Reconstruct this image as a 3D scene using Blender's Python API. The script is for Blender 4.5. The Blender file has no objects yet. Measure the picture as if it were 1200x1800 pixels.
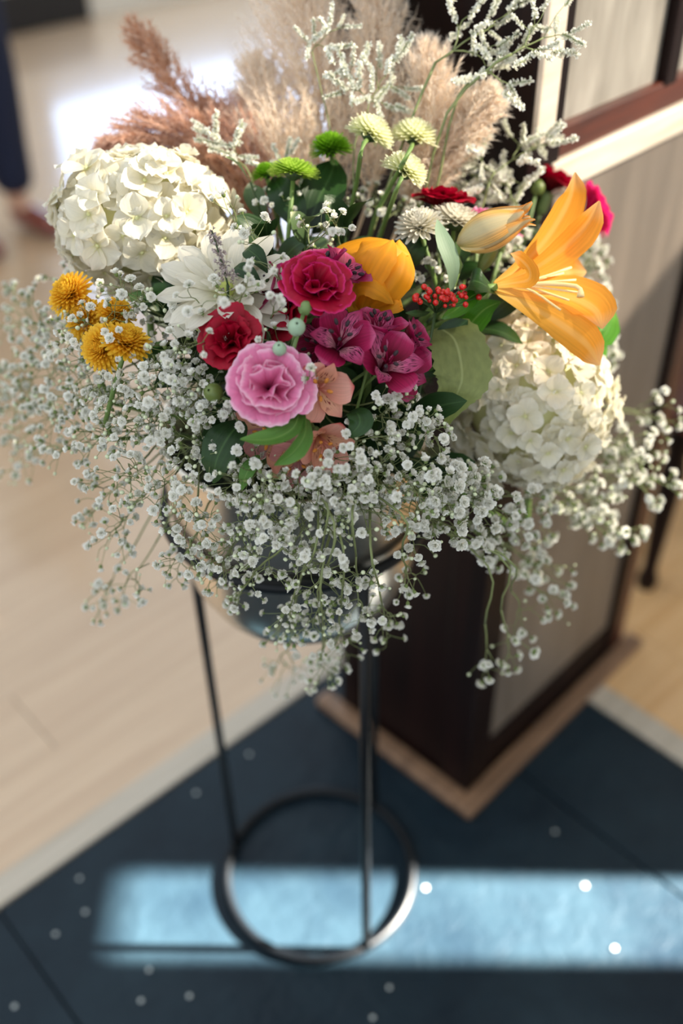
import bpy, math, random
import numpy as np
from mathutils import Matrix, Vector
R_ = random.Random(7)
NR = np.random.default_rng(11)
scene = bpy.context.scene
COL = scene.collection

# ------------------------------------------------------------------ camera
F_PX, CAM_H = 1750.0, 1.45
PITCH, ROLL = math.radians(39.0), math.radians(-1.4)
fw = np.array([0, math.cos(PITCH), -math.sin(PITCH)])
_up = np.array([0, math.sin(PITCH), math.cos(PITCH)])
_rt = np.array([1.0, 0, 0])
rt = _rt * math.cos(ROLL) + _up * math.sin(ROLL)
up = _up * math.cos(ROLL) - _rt * math.sin(ROLL)
EYE = np.array([0, 0, CAM_H])
cd = bpy.data.cameras.new('camera')
cam = bpy.data.objects.new('camera', cd)
COL.objects.link(cam)
cam.matrix_world = Matrix(((rt[0], up[0], -fw[0], EYE[0]), (rt[1], up[1], -fw[1], EYE[1]), (rt[2], up[2], -fw[2], EYE[2]), (0, 0, 0, 1)))
cd.sensor_fit = 'VERTICAL'; cd.sensor_height = 36.0; cd.lens = 35.0
cd.clip_start = 0.05; cd.clip_end = 100
cd.dof.use_dof = True; cd.dof.focus_distance = 0.812; cd.dof.aperture_fstop = 1.9
scene.camera = cam

# ------------------------------------------------------------------ world, sun, exposure
w = bpy.data.worlds.new('sky'); scene.world = w; w.use_nodes = True
bg = w.node_tree.nodes['Background']
bg.inputs[0].default_value = (0.86, 0.93, 1.0, 1); bg.inputs[1].default_value = 1.28
sd = bpy.data.lights.new('sun', 'SUN'); sun = bpy.data.objects.new('sun', sd); COL.objects.link(sun)
sd.energy = 150.0; sd.angle = math.radians(1.0); sd.color = (1.0, 0.93, 0.82)
SUN_EL = math.radians(35.0)
sdir = Vector((-math.cos(SUN_EL), 0.04 * math.cos(SUN_EL), -math.sin(SUN_EL)))
sun.rotation_euler = sdir.to_track_quat('-Z', 'Y').to_euler()
sun.location = (3, 0.8, 3.5)
vs = scene.view_settings
vs.view_transform = 'Standard'; vs.look = 'None'; vs.gamma = 1.0; vs.use_curve_mapping = False
vs.exposure = 0.12
try:
    scene.cycles.use_denoising = True
    scene.cycles.max_bounces = 8
    scene.cycles.sample_clamp_indirect = 6.0
except Exception:
    pass

# ------------------------------------------------------------------ helpers
def lin(c): return tuple((x / 255 / 12.92 if x <= 10 else ((x / 255 + 0.055) / 1.055) ** 2.4) for x in c) + (1,)
def P(x, y, Z): return EYE + Z * (fw + rt * (x - 600) / F_PX - up * (y - 900) / F_PX)
def G(x, y, z=0.0):
    d = fw + rt * (x - 600) / F_PX - up * (y - 900) / F_PX
    return EYE + d * ((z - CAM_H) / d[2])
def cv(a, b, c): return a * rt + b * up - c * fw          # a direction: right, up, towards the viewer
def dome(x, y, off=0.0):                                    # depth of the bouquet's rounded front
    q = (((x - 530) / F_PX * 0.9) ** 2 + ((y - 640) / F_PX * 0.9) ** 2)
    return 1.02 - math.sqrt(max(0.0, 0.27 ** 2 - q)) * 0.9 + off
def D(x, y, off=0.0): return P(x, y, dome(x, y, off))
def unit(v):
    v = np.asarray(v, float); n = np.linalg.norm(v)
    return v / n if n > 1e-9 else np.array([0, 0, 1.0])
def frame(n, spin=0.0):
    n = unit(n); a = np.array([0, 0, 1.0]) if abs(n[2]) < 0.9 else np.array([1.0, 0, 0])
    x = unit(np.cross(a, n)); y = np.cross(n, x)
    c, s = math.cos(spin), math.sin(spin)
    x, y = x * c + y * s, y * c - x * s
    return np.column_stack([x, y, n])
def m4(R=None, t=(0, 0, 0), s=1.0):
    M = np.eye(4)
    if R is not None: M[:3, :3] = R
    M[:3, :3] *= s; M[:3, 3] = t
    return M
def rotz(a):
    c, s = math.cos(a), math.sin(a); return np.array([[c, -s, 0], [s, c, 0], [0, 0, 1.0]])
def rotx(a):
    c, s = math.cos(a), math.sin(a); return np.array([[1.0, 0, 0], [0, c, -s], [0, s, c]])

class MB:
    def __init__(s): s.V = []; s.F = []; s.U = []; s.I = []; s.n = 0
    def add(s, V, Fc, U=None, mi=0, M=None):
        V = np.asarray(V, float)
        if M is not None: V = V @ M[:3, :3].T + M[:3, 3]
        s.V.append(V); o = s.n
        s.F += [tuple(i + o for i in f) for f in Fc]
        s.U.append(np.zeros((len(V), 2)) if U is None else np.asarray(U, float))
        s.I += [mi] * len(Fc); s.n += len(V); return s
    def mesh(s, name, mats, smooth=True):
        me = bpy.data.meshes.new(name)
        V = np.concatenate(s.V); U = np.concatenate(s.U)
        me.from_pydata(V.tolist(), [], s.F)
        if not isinstance(mats, (list, tuple)): mats = [mats]
        for m in mats: me.materials.append(m)
        if len(mats) > 1: me.polygons.foreach_set('material_index', s.I)
        if smooth: me.polygons.foreach_set('use_smooth', [True] * len(s.F))
        uv = me.uv_layers.new(name='UVMap')
        li = np.zeros(len(me.loops), np.int32); me.loops.foreach_get('vertex_index', li)
        uv.data.foreach_set('uv', U[li].astype(np.float32).ravel())
        me.update(); return me

def put(name, me, parent=None, M=None, kind=None):
    o = bpy.data.objects.new(name, me); COL.objects.link(o)
    if parent is not None: o.parent = parent
    if M is not None: o.matrix_basis = Matrix(M.tolist())
    if kind: o['kind'] = kind
    return o
def tag(o, label, cat, group=None, kind=None):
    o['label'] = label; o['category'] = cat
    if group: o['group'] = group
    if kind: o['kind'] = kind
    return o
def thing(name, loc, label, cat, group=None):
    o = bpy.data.objects.new(name, None); COL.objects.link(o); o.empty_display_size = 0.02
    o.location = tuple(loc); o['_l'] = tuple(float(q) for q in loc)
    return tag(o, label, cat, group)
def at(parent): return np.array(parent['_l'])

def grid(nu, nv, o=0):
    k = nv + 1
    return [(i * k + j, i * k + j + 1, (i + 1) * k + j + 1, (i + 1) * k + j) for i in range(nu) for j in range(nv)]
def petal(L, W, prof, nu=6, nv=4, a0=0.0, a1=0.0, a2=0.0, cup=0.0, ruf=0.0, rk=9.0, ph=0.0, fan=0.0, zig=0.0, wav=0.0):
    fu = np.linspace(0, 1, 41); ang = a0 + a1 * fu + a2 * fu * fu
    cy = np.concatenate([[0], np.cumsum((np.cos(ang[1:]) + np.cos(ang[:-1])) / 2 / 40)]) * L
    cz = np.concatenate([[0], np.cumsum((np.sin(ang[1:]) + np.sin(ang[:-1])) / 2 / 40)]) * L
    pu, pw = zip(*prof)
    V = []; U = []
    for i in range(nu + 1):
        u = i / nu
        for j in range(nv + 1):
            v = -1 + 2 * j / nv
            ue = u * (1 - fan * v * v + zig * (1 if j % 2 else -1) * (1 if u > 0.9 else 0))
            ue = min(max(ue, 0), 1)
            y = np.interp(ue, fu, cy); z = np.interp(ue, fu, cz); a = np.interp(ue, fu, ang)
            hw = W * 0.5 * np.interp(u, pu, pw)
            off = cup * hw * v * v + ruf * math.sin(rk * v + ph) * u * u + wav * math.sin(5 * u + ph) * abs(v)
            V.append((v * hw, y - math.sin(a) * off, z + math.cos(a) * off)); U.append((u, (v + 1) / 2))
    return np.array(V), grid(nu, nv), np.array(U)
def tube(pts, rad, k=5, cap=True):
    pts = np.asarray(pts, float); n = len(pts)
    rad = np.full(n, rad) if np.isscalar(rad) else np.asarray(rad)
    V = []; U = []; ref = None
    for i in range(n):
        t = unit(pts[min(i + 1, n - 1)] - pts[max(i - 1, 0)])
        if ref is None: ref = np.array([0, 0, 1.0]) if abs(t[2]) < 0.9 else np.array([1.0, 0, 0])
        x = unit(ref - t * (ref @ t)); ref = x; y = np.cross(t, x)
        for j in range(k):
            a = 2 * math.pi * j / k
            V.append(pts[i] + rad[i] * (x * math.cos(a) + y * math.sin(a))); U.append((i / max(1, n - 1), j / k))
    Fc = [(i * k + j, i * k + (j + 1) % k, (i + 1) * k + (j + 1) % k, (i + 1) * k + j) for i in range(n - 1) for j in range(k)]
    if cap: Fc += [tuple(range(k))[::-1], tuple((n - 1) * k + j for j in range(k))]
    return np.array(V), Fc, np.array(U)
def lathe(prof, k=16):
    V = []; U = []; n = len(prof)
    for i, (r, z) in enumerate(prof):
        for j in range(k):
            a = 2 * math.pi * j / k; V.append((r * math.cos(a), r * math.sin(a), z)); U.append((i / (n - 1), j / k))
    Fc = [(i * k + j, i * k + (j + 1) % k, (i + 1) * k + (j + 1) % k, (i + 1) * k + j) for i in range(n - 1) for j in range(k)]
    return np.array(V), Fc, np.array(U)
def spline(pts, n=10):
    pts = np.asarray(pts, float)
    if len(pts) == 2: return np.array([pts[0] + (pts[1] - pts[0]) * t for t in np.linspace(0, 1, n)])
    Q = np.vstack([2 * pts[0] - pts[1], pts, 2 * pts[-1] - pts[-2]]); out = []
    m = len(pts) - 1
    for t in np.linspace(0, m - 1e-6, n):
        i = int(t); f = t - i; a, b, c, d = Q[i:i + 4]
        out.append(0.5 * ((2 * b) + (c - a) * f + (2 * a - 5 * b + 4 * c - d) * f * f + (3 * b - a - 3 * c + d) * f ** 3))
    return np.array(out)
def ribbon(pts, W, prof, hint, nu=12, nv=6, cup=0.0, ruf=0.0, rk=6.0, ph=0.0, ser=0.0, twist=0.0, fold=0.0):
    c = spline(pts, nu + 1); V = []; U = []; pu, pw = zip(*prof); hint = unit(hint)
    for i in range(nu + 1):
        u = i / nu; t = unit(c[min(i + 1, nu)] - c[max(i - 1, 0)])
        n = unit(hint - t * (hint @ t)); b = np.cross(t, n); a = twist * u
        n, b = n * math.cos(a) + b * math.sin(a), b * math.cos(a) - n * math.sin(a)
        hw = W * 0.5 * np.interp(u, pu, pw)
        for j in range(nv + 1):
            v = -1 + 2 * j / nv; e = 1 + (ser * (1 if i % 2 else -1) if j in (0, nv) else 0)
            V.append(c[i] + b * hw * v * e + n * (cup * hw * v * v + fold * hw * abs(v) + ruf * math.sin(rk * u * 3 + ph + 2 * v) * v * v)); U.append((u, (v + 1) / 2))
    return np.array(V), grid(nu, nv), np.array(U)
def ball(r, k=6, m=4, sz=1.0):
    return lathe([(r * math.sin(math.pi * i / m) + 1e-5, -r * sz * math.cos(math.pi * i / m)) for i in range(m + 1)], k)
def box(c, ax, hx, hy, hz):
    c = np.asarray(c, float); V = [c + ax[:, 0] * a * hx + ax[:, 1] * b * hy + ax[:, 2] * d * hz for a in (-1, 1) for b in (-1, 1) for d in (-1, 1)]
    return np.array(V), [(0, 1, 3, 2), (4, 6, 7, 5), (0, 4, 5, 1), (2, 3, 7, 6), (0, 2, 6, 4), (1, 5, 7, 3)], np.array([(a, b) for a in (0, 1) for b in (0, 1) for d in (0, 1)], float)
def bevelled(name, c, ax, hx, hy, hz, m, parent=None, bev=0.003, kind=None):
    o = put(name, MB().add(*box((0, 0, 0), np.eye(3), hx, hy, hz)).mesh(name, m, smooth=False), parent, kind=kind)
    M = m4(ax, np.asarray(c) - (at(parent) if parent is not None else 0)); o.matrix_basis = Matrix(M.tolist())
    if bev:
        b = o.modifiers.new('bevel', 'BEVEL'); b.width = bev; b.segments = 2
    return o

# ------------------------------------------------------------------ materials
def nt(name):
    m = bpy.data.materials.new(name); m.use_nodes = True; return m, m.node_tree.nodes, m.node_tree.links
def simple(name, col, rough=0.5, metal=0.0, coat=0.0, bump=0.0, bscale=200.0, var=0.0, vscale=8.0, ior=1.5, spec=0.5):
    m, N, L = nt(name); b = N['Principled BSDF']; c = lin(col)
    b.inputs['Base Color'].default_value = c; b.inputs['Roughness'].default_value = rough; b.inputs['Metallic'].default_value = metal
    b.inputs['Coat Weight'].default_value = coat; b.inputs['IOR'].default_value = ior; b.inputs['Specular IOR Level'].default_value = spec
    tc = N.new('ShaderNodeTexCoord')
    if var:
        n = N.new('ShaderNodeTexNoise'); n.inputs['Scale'].default_value = vscale; L.new(tc.outputs['Object'], n.inputs['Vector'])
        mx = N.new('ShaderNodeMix'); mx.data_type = 'RGBA'; L.new(n.outputs['Fac'], mx.inputs[0])
        mx.inputs[6].default_value = tuple(x * (1 - var) for x in c[:3]) + (1,); mx.inputs[7].default_value = tuple(min(1, x * (1 + var)) for x in c[:3]) + (1,)
        L.new(mx.outputs[2], b.inputs['Base Color'])
    if bump:
        n2 = N.new('ShaderNodeTexNoise'); n2.inputs['Scale'].default_value = bscale; L.new(tc.outputs['Object'], n2.inputs['Vector'])
        bp = N.new('ShaderNodeBump'); bp.inputs['Strength'].default_value = bump; bp.inputs['Distance'].default_value = 0.002
        L.new(n2.outputs['Fac'], bp.inputs['Height']); L.new(bp.outputs[0], b.inputs['Normal'])
    return m
def petal_mat(name, stops, vein=0.12, vs_=30.0, us_=2.5, trans=0.35, rough=0.5, streak=None, bump=0.15, rib=None, coat=0.0):
    m, N, L = nt(name); b = N['Principled BSDF']; out = N['Material Output']
    uv = N.new('ShaderNodeUVMap'); sp = N.new('ShaderNodeSeparateXYZ'); L.new(uv.outputs[0], sp.inputs[0])
    rp = N.new('ShaderNodeValToRGB'); e = rp.color_ramp.elements
    while len(e) < len(stops): e.new(0.5)
    for i, (p, c) in enumerate(stops): e[i].position = p; e[i].color = lin(c)
    L.new(sp.outputs[0], rp.inputs[0])
    cb = N.new('ShaderNodeCombineXYZ')
    m1 = N.new('ShaderNodeMath'); m1.operation = 'MULTIPLY'; m1.inputs[1].default_value = us_; L.new(sp.outputs[0], m1.inputs[0]); L.new(m1.outputs[0], cb.inputs[0])
    m2 = N.new('ShaderNodeMath'); m2.operation = 'MULTIPLY'; m2.inputs[1].default_value = vs_; L.new(sp.outputs[1], m2.inputs[0]); L.new(m2.outputs[0], cb.inputs[1])
    oi = N.new('ShaderNodeObjectInfo'); m3 = N.new('ShaderNodeMath'); m3.operation = 'MULTIPLY'; m3.inputs[1].default_value = 37.0
    L.new(oi.outputs['Random'], m3.inputs[0]); L.new(m3.outputs[0], cb.inputs[2])
    n = N.new('ShaderNodeTexNoise'); n.inputs['Scale'].default_value = 1.0; n.inputs['Detail'].default_value = 3; L.new(cb.outputs[0], n.inputs['Vector'])
    mr = N.new('ShaderNodeMapRange'); mr.inputs[1].default_value = 0.3; mr.inputs[2].default_value = 0.7; mr.inputs[3].default_value = 1 - vein; mr.inputs[4].default_value = 1 + vein * 0.5
    L.new(n.outputs['Fac'], mr.inputs[0])
    hv = N.new('ShaderNodeHueSaturation'); L.new(rp.outputs[0], hv.inputs['Color']); L.new(mr.outputs[0], hv.inputs['Value'])
    colr = hv.outputs[0]
    if streak:
        sc, lo, hi, scol, th = streak                      # dark dashes between u = lo and hi
        cb2 = N.new('ShaderNodeCombineXYZ')
        for k, (src, mul) in enumerate(((0, 7.0), (1, sc))):
            mm = N.new('ShaderNodeMath'); mm.operation = 'MULTIPLY'; mm.inputs[1].default_value = mul; L.new(sp.outputs[src], mm.inputs[0]); L.new(mm.outputs[0], cb2.inputs[k])
        L.new(m3.outputs[0], cb2.inputs[2])
        vn = N.new('ShaderNodeTexNoise'); vn.inputs['Scale'].default_value = 1.0; vn.inputs['Detail'].default_value = 0; L.new(cb2.outputs[0], vn.inputs['Vector'])
        gt = N.new('ShaderNodeMath'); gt.operation = 'GREATER_THAN'; gt.inputs[1].default_value = th; L.new(vn.outputs['Fac'], gt.inputs[0])
        r2 = N.new('ShaderNodeValToRGB'); ee = r2.color_ramp.elements; ee[0].position = lo; ee[0].color = (0, 0, 0, 1); ee[1].position = hi; ee[1].color = (0, 0, 0, 1)
        x = ee.new(lo + 0.08); x.color = (1, 1, 1, 1); x = ee.new(hi - 0.08); x.color = (1, 1, 1, 1)
        L.new(sp.outputs[0], r2.inputs[0])
        mu = N.new('ShaderNodeMath'); mu.operation = 'MULTIPLY'; L.new(gt.outputs[0], mu.inputs[0]); L.new(r2.outputs[0], mu.inputs[1])
        mx = N.new('ShaderNodeMix'); mx.data_type = 'RGBA'; L.new(mu.outputs[0], mx.inputs[0]); L.new(colr, mx.inputs[6]); mx.inputs[7].default_value = lin(scol); colr = mx.outputs[2]
    if rib:
        rw, rc, ra = rib                                    # a rib of another colour along the middle
        ab = N.new('ShaderNodeMath'); ab.operation = 'SUBTRACT'; ab.inputs[1].default_value = 0.5; L.new(sp.outputs[1], ab.inputs[0])
        a2 = N.new('ShaderNodeMath'); a2.operation = 'ABSOLUTE'; L.new(ab.outputs[0], a2.inputs[0])
        mr2 = N.new('ShaderNodeMapRange'); mr2.inputs[1].default_value = rw * 0.4; mr2.inputs[2].default_value = rw; mr2.inputs[3].default_value = ra; mr2.inputs[4].default_value = 0.0; L.new(a2.outputs[0], mr2.inputs[0])
        mx = N.new('ShaderNodeMix'); mx.data_type = 'RGBA'; L.new(mr2.outputs[0], mx.inputs[0]); L.new(colr, mx.inputs[6]); mx.inputs[7].default_value = lin(rc); colr = mx.outputs[2]
    L.new(colr, b.inputs['Base Color']); b.inputs['Roughness'].default_value = rough; b.inputs['Specular IOR Level'].default_value = 0.3
    b.inputs['Coat Weight'].default_value = coat
    if bump:
        bp = N.new('ShaderNodeBump'); bp.inputs['Strength'].default_value = bump; bp.inputs['Distance'].default_value = 0.001
        L.new(n.outputs['Fac'], bp.inputs['Height']); L.new(bp.outputs[0], b.inputs['Normal'])
    tr = N.new('ShaderNodeBsdfTranslucent'); L.new(colr, tr.inputs[0])
    ms = N.new('ShaderNodeMixShader'); ms.inputs[0].default_value = trans
    L.new(b.outputs[0], ms.inputs[1]); L.new(tr.outputs[0], ms.inputs[2]); L.new(ms.outputs[0], out.inputs[0])
    return m
def wood_mat(name, c1, c2, rough=0.4, coat=0.0, scale=(3, 60, 60), crough=0.15, bump=0.1, plankvar=0.0, spec=0.5):
    m, N, L = nt(name); b = N['Principled BSDF']
    tc = N.new('ShaderNodeTexCoord'); mp = N.new('ShaderNodeMapping'); mp.inputs['Scale'].default_value = scale; L.new(tc.outputs['Object'], mp.inputs[0])
    oi = N.new('ShaderNodeObjectInfo'); mo = N.new('ShaderNodeMath'); mo.operation = 'MULTIPLY'; mo.inputs[1].default_value = 50; L.new(oi.outputs['Random'], mo.inputs[0])
    ad = N.new('ShaderNodeVectorMath'); ad.operation = 'ADD'; L.new(mp.outputs[0], ad.inputs[0]); L.new(mo.outputs[0], ad.inputs[1])
    n = N.new('ShaderNodeTexNoise'); n.inputs['Scale'].default_value = 1; n.inputs['Detail'].default_value = 5; n.inputs['Distortion'].default_value = 0.8; L.new(ad.outputs[0], n.inputs['Vector'])
    rp = N.new('ShaderNodeValToRGB'); e = rp.color_ramp.elements; e[0].position = 0.3; e[0].color = lin(c1); e[1].position = 0.7; e[1].color = lin(c2); L.new(n.outputs['Fac'], rp.inputs[0])
    src = rp.outputs[0]
    if plankvar:
        hv = N.new('ShaderNodeHueSaturation'); mr = N.new('ShaderNodeMapRange'); mr.inputs[3].default_value = 1 - plankvar; mr.inputs[4].default_value = 1 + plankvar
        L.new(oi.outputs['Random'], mr.inputs[0]); L.new(mr.outputs[0], hv.inputs['Value']); L.new(src, hv.inputs['Color']); src = hv.outputs[0]
    L.new(src, b.inputs['Base Color']); b.inputs['Roughness'].default_value = rough; b.inputs['Coat Weight'].default_value = coat; b.inputs['Coat Roughness'].default_value = crough
    b.inputs['Specular IOR Level'].default_value = spec
    bp = N.new('ShaderNodeBump'); bp.inputs['Strength'].default_value = bump; bp.inputs['Distance'].default_value = 0.002; L.new(n.outputs['Fac'], bp.inputs['Height']); L.new(bp.outputs[0], b.inputs['Normal'])
    return m
def slate_mat():
    m, N, L = nt('slate'); b = N['Principled BSDF']; b.inputs['Specular IOR Level'].default_value = 0.18
    g = N.new('ShaderNodeNewGeometry')
    n = N.new('ShaderNodeTexNoise'); n.inputs['Scale'].default_value = 5; n.inputs['Detail'].default_value = 8; n.inputs['Roughness'].default_value = 0.6; L.new(g.outputs['Position'], n.inputs['Vector'])
    rp = N.new('ShaderNodeValToRGB'); e = rp.color_ramp.elements; e[0].position = 0.3; e[0].color = lin((13, 26, 36)); e[1].position = 0.72; e[1].color = lin((31, 47, 56)); L.new(n.outputs['Fac'], rp.inputs[0])
    L.new(rp.outputs[0], b.inputs['Base Color'])
    mr = N.new('ShaderNodeMapRange'); mr.inputs[3].default_value = 0.3; mr.inputs[4].default_value = 0.5; L.new(n.outputs['Fac'], mr.inputs[0]); L.new(mr.outputs[0], b.inputs['Roughness'])
    n2 = N.new('ShaderNodeTexNoise'); n2.inputs['Scale'].default_value = 26; n2.inputs['Detail'].default_value = 6; n2.inputs['Distortion'].default_value = 1.5; L.new(g.outputs['Position'], n2.inputs['Vector'])
    bp = N.new('ShaderNodeBump'); bp.inputs['Strength'].default_value = 0.5; bp.inputs['Distance'].default_value = 0.006; L.new(n2.outputs['Fac'], bp.inputs['Height']); L.new(bp.outputs[0], b.inputs['Normal'])
    return m
def glow(name, col, st):
    m, N, L = nt(name); b = N['Principled BSDF']; b.inputs['Base Color'].default_value = lin(col)
    b.inputs['Emission Color'].default_value = lin(col); b.inputs['Emission Strength'].default_value = st; b.inputs['Roughness'].default_value = 0.1
    return m

M_slate = slate_mat()
M_grout = simple('grout', (22, 32, 40), 0.9)
M_oak = wood_mat('pale_oak', (182, 152, 120), (198, 170, 138), 0.32, 1.0, (2, 40, 40), 0.13, 0.05, 0.02)
M_oakr = wood_mat('honey_oak', (204, 160, 108), (222, 182, 132), 0.4, 0.2, (2, 40, 40), 0.2, 0.08, 0.05)
M_strip = wood_mat('bleached_strip', (170, 159, 142), (192, 182, 166), 0.45, 0.1, (2, 50, 50))
M_dark = wood_mat('dark_mahogany', (11, 3, 3), (26, 9, 7), 0.5, 0.03, (40, 40, 3), 0.3, 0.06, spec=0.18)
M_rail = wood_mat('red_mahogany', (58, 22, 12), (90, 38, 20), 0.42, 0.15, (6, 50, 50), 0.2, 0.06)
M_panel = wood_mat('worn_panel', (94, 83, 72), (128, 115, 102), 0.55, 0.7, (14, 14, 2), 0.5, 0.06, spec=0.9)
M_pale = wood_mat('pale_sun_painted_wood', (196, 180, 160), (226, 214, 198), 0.5, 0.1, (5, 50, 50))  # sunlight painted pale on rail and stile; plain pale wood on window frames
M_base = wood_mat('base_moulding', (104, 78, 58), (142, 110, 84), 0.5, 0.1, (5, 40, 40))
M_black = simple('black_steel', (6, 10, 15), 0.45, 0.0, 0.0, spec=0.3)
M_pot = simple('champagne_metal', (230, 222, 208), 0.27, 1.0, var=0.04, vscale=12)
M_foam = simple('floral_foam', (24, 36, 20), 0.95, bump=0.4)
M_wall = simple('cream_plaster', (226, 220, 208), 0.85, bump=0.1, bscale=60)
M_skirt = simple('dark_skirting', (20, 18, 20), 0.5)
M_stem = simple('green_stem', (104, 132, 66), 0.55, var=0.25, vscale=30)
M_dstem = simple('dark_green_stem', (52, 74, 36), 0.55, var=0.25, vscale=30)
M_gstem = simple('gypsophila_stem', (122, 132, 84), 0.6, var=0.3, vscale=40)
M_gbud = simple('gypsophila_bud', (206, 214, 178), 0.9, var=0.2, vscale=90)
M_gpet = petal_mat('gypsophila_petal', [(0, (226, 226, 204)), (1, (250, 249, 243))], 0.05, trans=0.3, bump=0)
M_gcal = simple('gypsophila_calyx', (104, 122, 62), 0.6)
M_lim = petal_mat('statice_floret', [(0, (214, 216, 190)), (1, (251, 250, 243))], 0.08, trans=0.3, bump=0)
M_hyd = petal_mat('hydrangea_petal', [(0, (208, 204, 146)), (0.2, (234, 228, 204)), (1, (244, 240, 226))], 0.05, 14, 2, 0.4, 0.6, bump=0.25)
M_heye = simple('hydrangea_eye', (206, 206, 150), 0.6)
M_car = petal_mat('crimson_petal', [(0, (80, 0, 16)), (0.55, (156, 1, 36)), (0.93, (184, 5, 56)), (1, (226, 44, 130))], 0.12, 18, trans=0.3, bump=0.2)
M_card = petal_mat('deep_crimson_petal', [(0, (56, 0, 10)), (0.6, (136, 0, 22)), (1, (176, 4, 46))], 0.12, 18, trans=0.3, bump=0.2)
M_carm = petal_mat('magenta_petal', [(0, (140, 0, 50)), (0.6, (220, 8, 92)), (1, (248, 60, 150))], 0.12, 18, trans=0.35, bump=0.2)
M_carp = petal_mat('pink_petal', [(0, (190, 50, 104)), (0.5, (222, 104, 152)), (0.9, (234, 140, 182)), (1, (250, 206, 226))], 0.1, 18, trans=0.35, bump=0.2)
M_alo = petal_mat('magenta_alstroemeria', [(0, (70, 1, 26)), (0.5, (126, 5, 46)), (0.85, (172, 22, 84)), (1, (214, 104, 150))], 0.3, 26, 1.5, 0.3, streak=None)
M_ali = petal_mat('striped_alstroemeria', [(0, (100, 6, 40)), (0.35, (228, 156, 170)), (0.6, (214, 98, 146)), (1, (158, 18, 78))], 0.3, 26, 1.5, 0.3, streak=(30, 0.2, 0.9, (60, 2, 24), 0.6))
M_pko = petal_mat('peach_alstroemeria', [(0, (214, 116, 96)), (0.5, (234, 166, 144)), (0.9, (238, 174, 158)), (1, (222, 100, 96))], 0.12, 24, 1.5, 0.35)
M_pki = petal_mat('striped_peach_alstroemeria', [(0, (220, 140, 90)), (0.4, (240, 190, 150)), (1, (236, 160, 142))], 0.1, 24, 1.5, 0.35, streak=(20, 0.25, 0.75, (140, 30, 40), 0.66))
M_pkd = petal_mat('dusky_pink_alstroemeria', [(0, (200, 130, 128)), (0.6, (216, 158, 156)), (1, (222, 150, 150))], 0.12, 24, 1.5, 0.35)
M_lily = petal_mat('orange_lily', [(0, (240, 200, 110)), (0.3, (250, 182, 70)), (0.8, (250, 168, 56)), (1, (252, 200, 140))], 0.12, 16, 1.5, 0.5, 0.4, rib=(0.12, (252, 200, 120), 0.5), bump=0.3)
M_lbud = petal_mat('lily_bud_skin', [(0, (176, 176, 110)), (0.3, (226, 190, 120)), (0.8, (236, 170, 84)), (1, (240, 150, 50))], 0.25, 30, 1.5, 0.25, 0.5, rib=(0.34, (200, 190, 150), 0.85), bump=0.3)
M_ygold = petal_mat('golden_lily', [(0, (224, 160, 40)), (0.5, (238, 156, 22)), (1, (244, 172, 50))], 0.12, 10, 1.5, 0.35, 0.55, bump=0.1)
M_fil = simple('cream_filament', (250, 214, 150), 0.5)
M_anth = simple('dark_anther', (44, 28, 34), 0.7)
M_antho = simple('ochre_anther', (190, 120, 40), 0.7)
M_yel = petal_mat('yellow_mum', [(0, (206, 140, 16)), (0.6, (242, 190, 40)), (1, (250, 208, 70))], 0.1, 6, trans=0.35, bump=0)
M_grn = petal_mat('green_mum', [(0, (110, 152, 24)), (0.6, (160, 200, 50)), (1, (204, 228, 110))], 0.1, 6, trans=0.3, bump=0)
M_dgrn = petal_mat('deep_green_mum', [(0, (70, 120, 10)), (0.6, (104, 160, 24)), (1, (136, 186, 44))], 0.1, 6, trans=0.3, bump=0)
M_lem = petal_mat('pale_lemon_mum', [(0, (196, 204, 110)), (0.5, (236, 238, 176)), (1, (250, 249, 222))], 0.06, 6, trans=0.35, bump=0)
M_whm = petal_mat('white_mum', [(0, (218, 216, 160)), (0.4, (226, 221, 200)), (1, (238, 233, 220))], 0.08, 12, trans=0.35, bump=0.2)
M_leaf = petal_mat('mid_green_leaf', [(0, (70, 104, 40)), (0.5, (84, 128, 54)), (1, (96, 140, 60))], 0.2, 22, 1.2, 0.25, 0.35, rib=(0.04, (130, 164, 90), 0.5), bump=0.4)
M_dleaf = petal_mat('dark_green_leaf', [(0, (24, 46, 18)), (0.5, (34, 62, 26)), (1, (44, 74, 32))], 0.2, 18, 1.2, 0.15, 0.35, rib=(0.04, (70, 100, 54), 0.5), bump=0.3)
M_bleaf = petal_mat('bright_green_leaf', [(0, (60, 116, 30)), (0.5, (82, 146, 40)), (1, (110, 170, 60))], 0.2, 18, 1.2, 0.4, 0.35, rib=(0.04, (150, 190, 100), 0.5), bump=0.3)
M_gleaf = petal_mat('grey_green_leaf', [(0, (116, 138, 110)), (1, (136, 158, 130))], 0.12, 18, 1.2, 0.25, 0.5, bump=0.2)
M_vleaf = petal_mat('variegated_leaf', [(0, (70, 92, 56)), (0.8, (84, 106, 68)), (0.95, (196, 198, 160)), (1, (220, 220, 190))], 0.12, 8, 2.0, 0.2, 0.45, bump=0.2)
M_cal = simple('calyx_green', (110, 136, 80), 0.5, var=0.2, vscale=60)
M_pbud = simple('pale_bud', (150, 176, 148), 0.5, var=0.15, vscale=90)
M_gb = simple('green_bud', (96, 112, 52), 0.45, var=0.2, vscale=90)
M_berry = simple('red_berry', (206, 24, 20), 0.35, coat=0.3)
M_heath = petal_mat('heather_floret', [(0, (120, 100, 96)), (1, (214, 202, 200))], 0.1, trans=0.25, bump=0)
M_pamp = petal_mat('cream_pampas', [(0, (244, 224, 200)), (1, (255, 250, 242))], 0.05, trans=0.55, bump=0)
M_pampb = petal_mat('brown_pampas', [(0, (198, 142, 104)), (1, (232, 200, 178))], 0.05, trans=0.35, bump=0)
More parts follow.
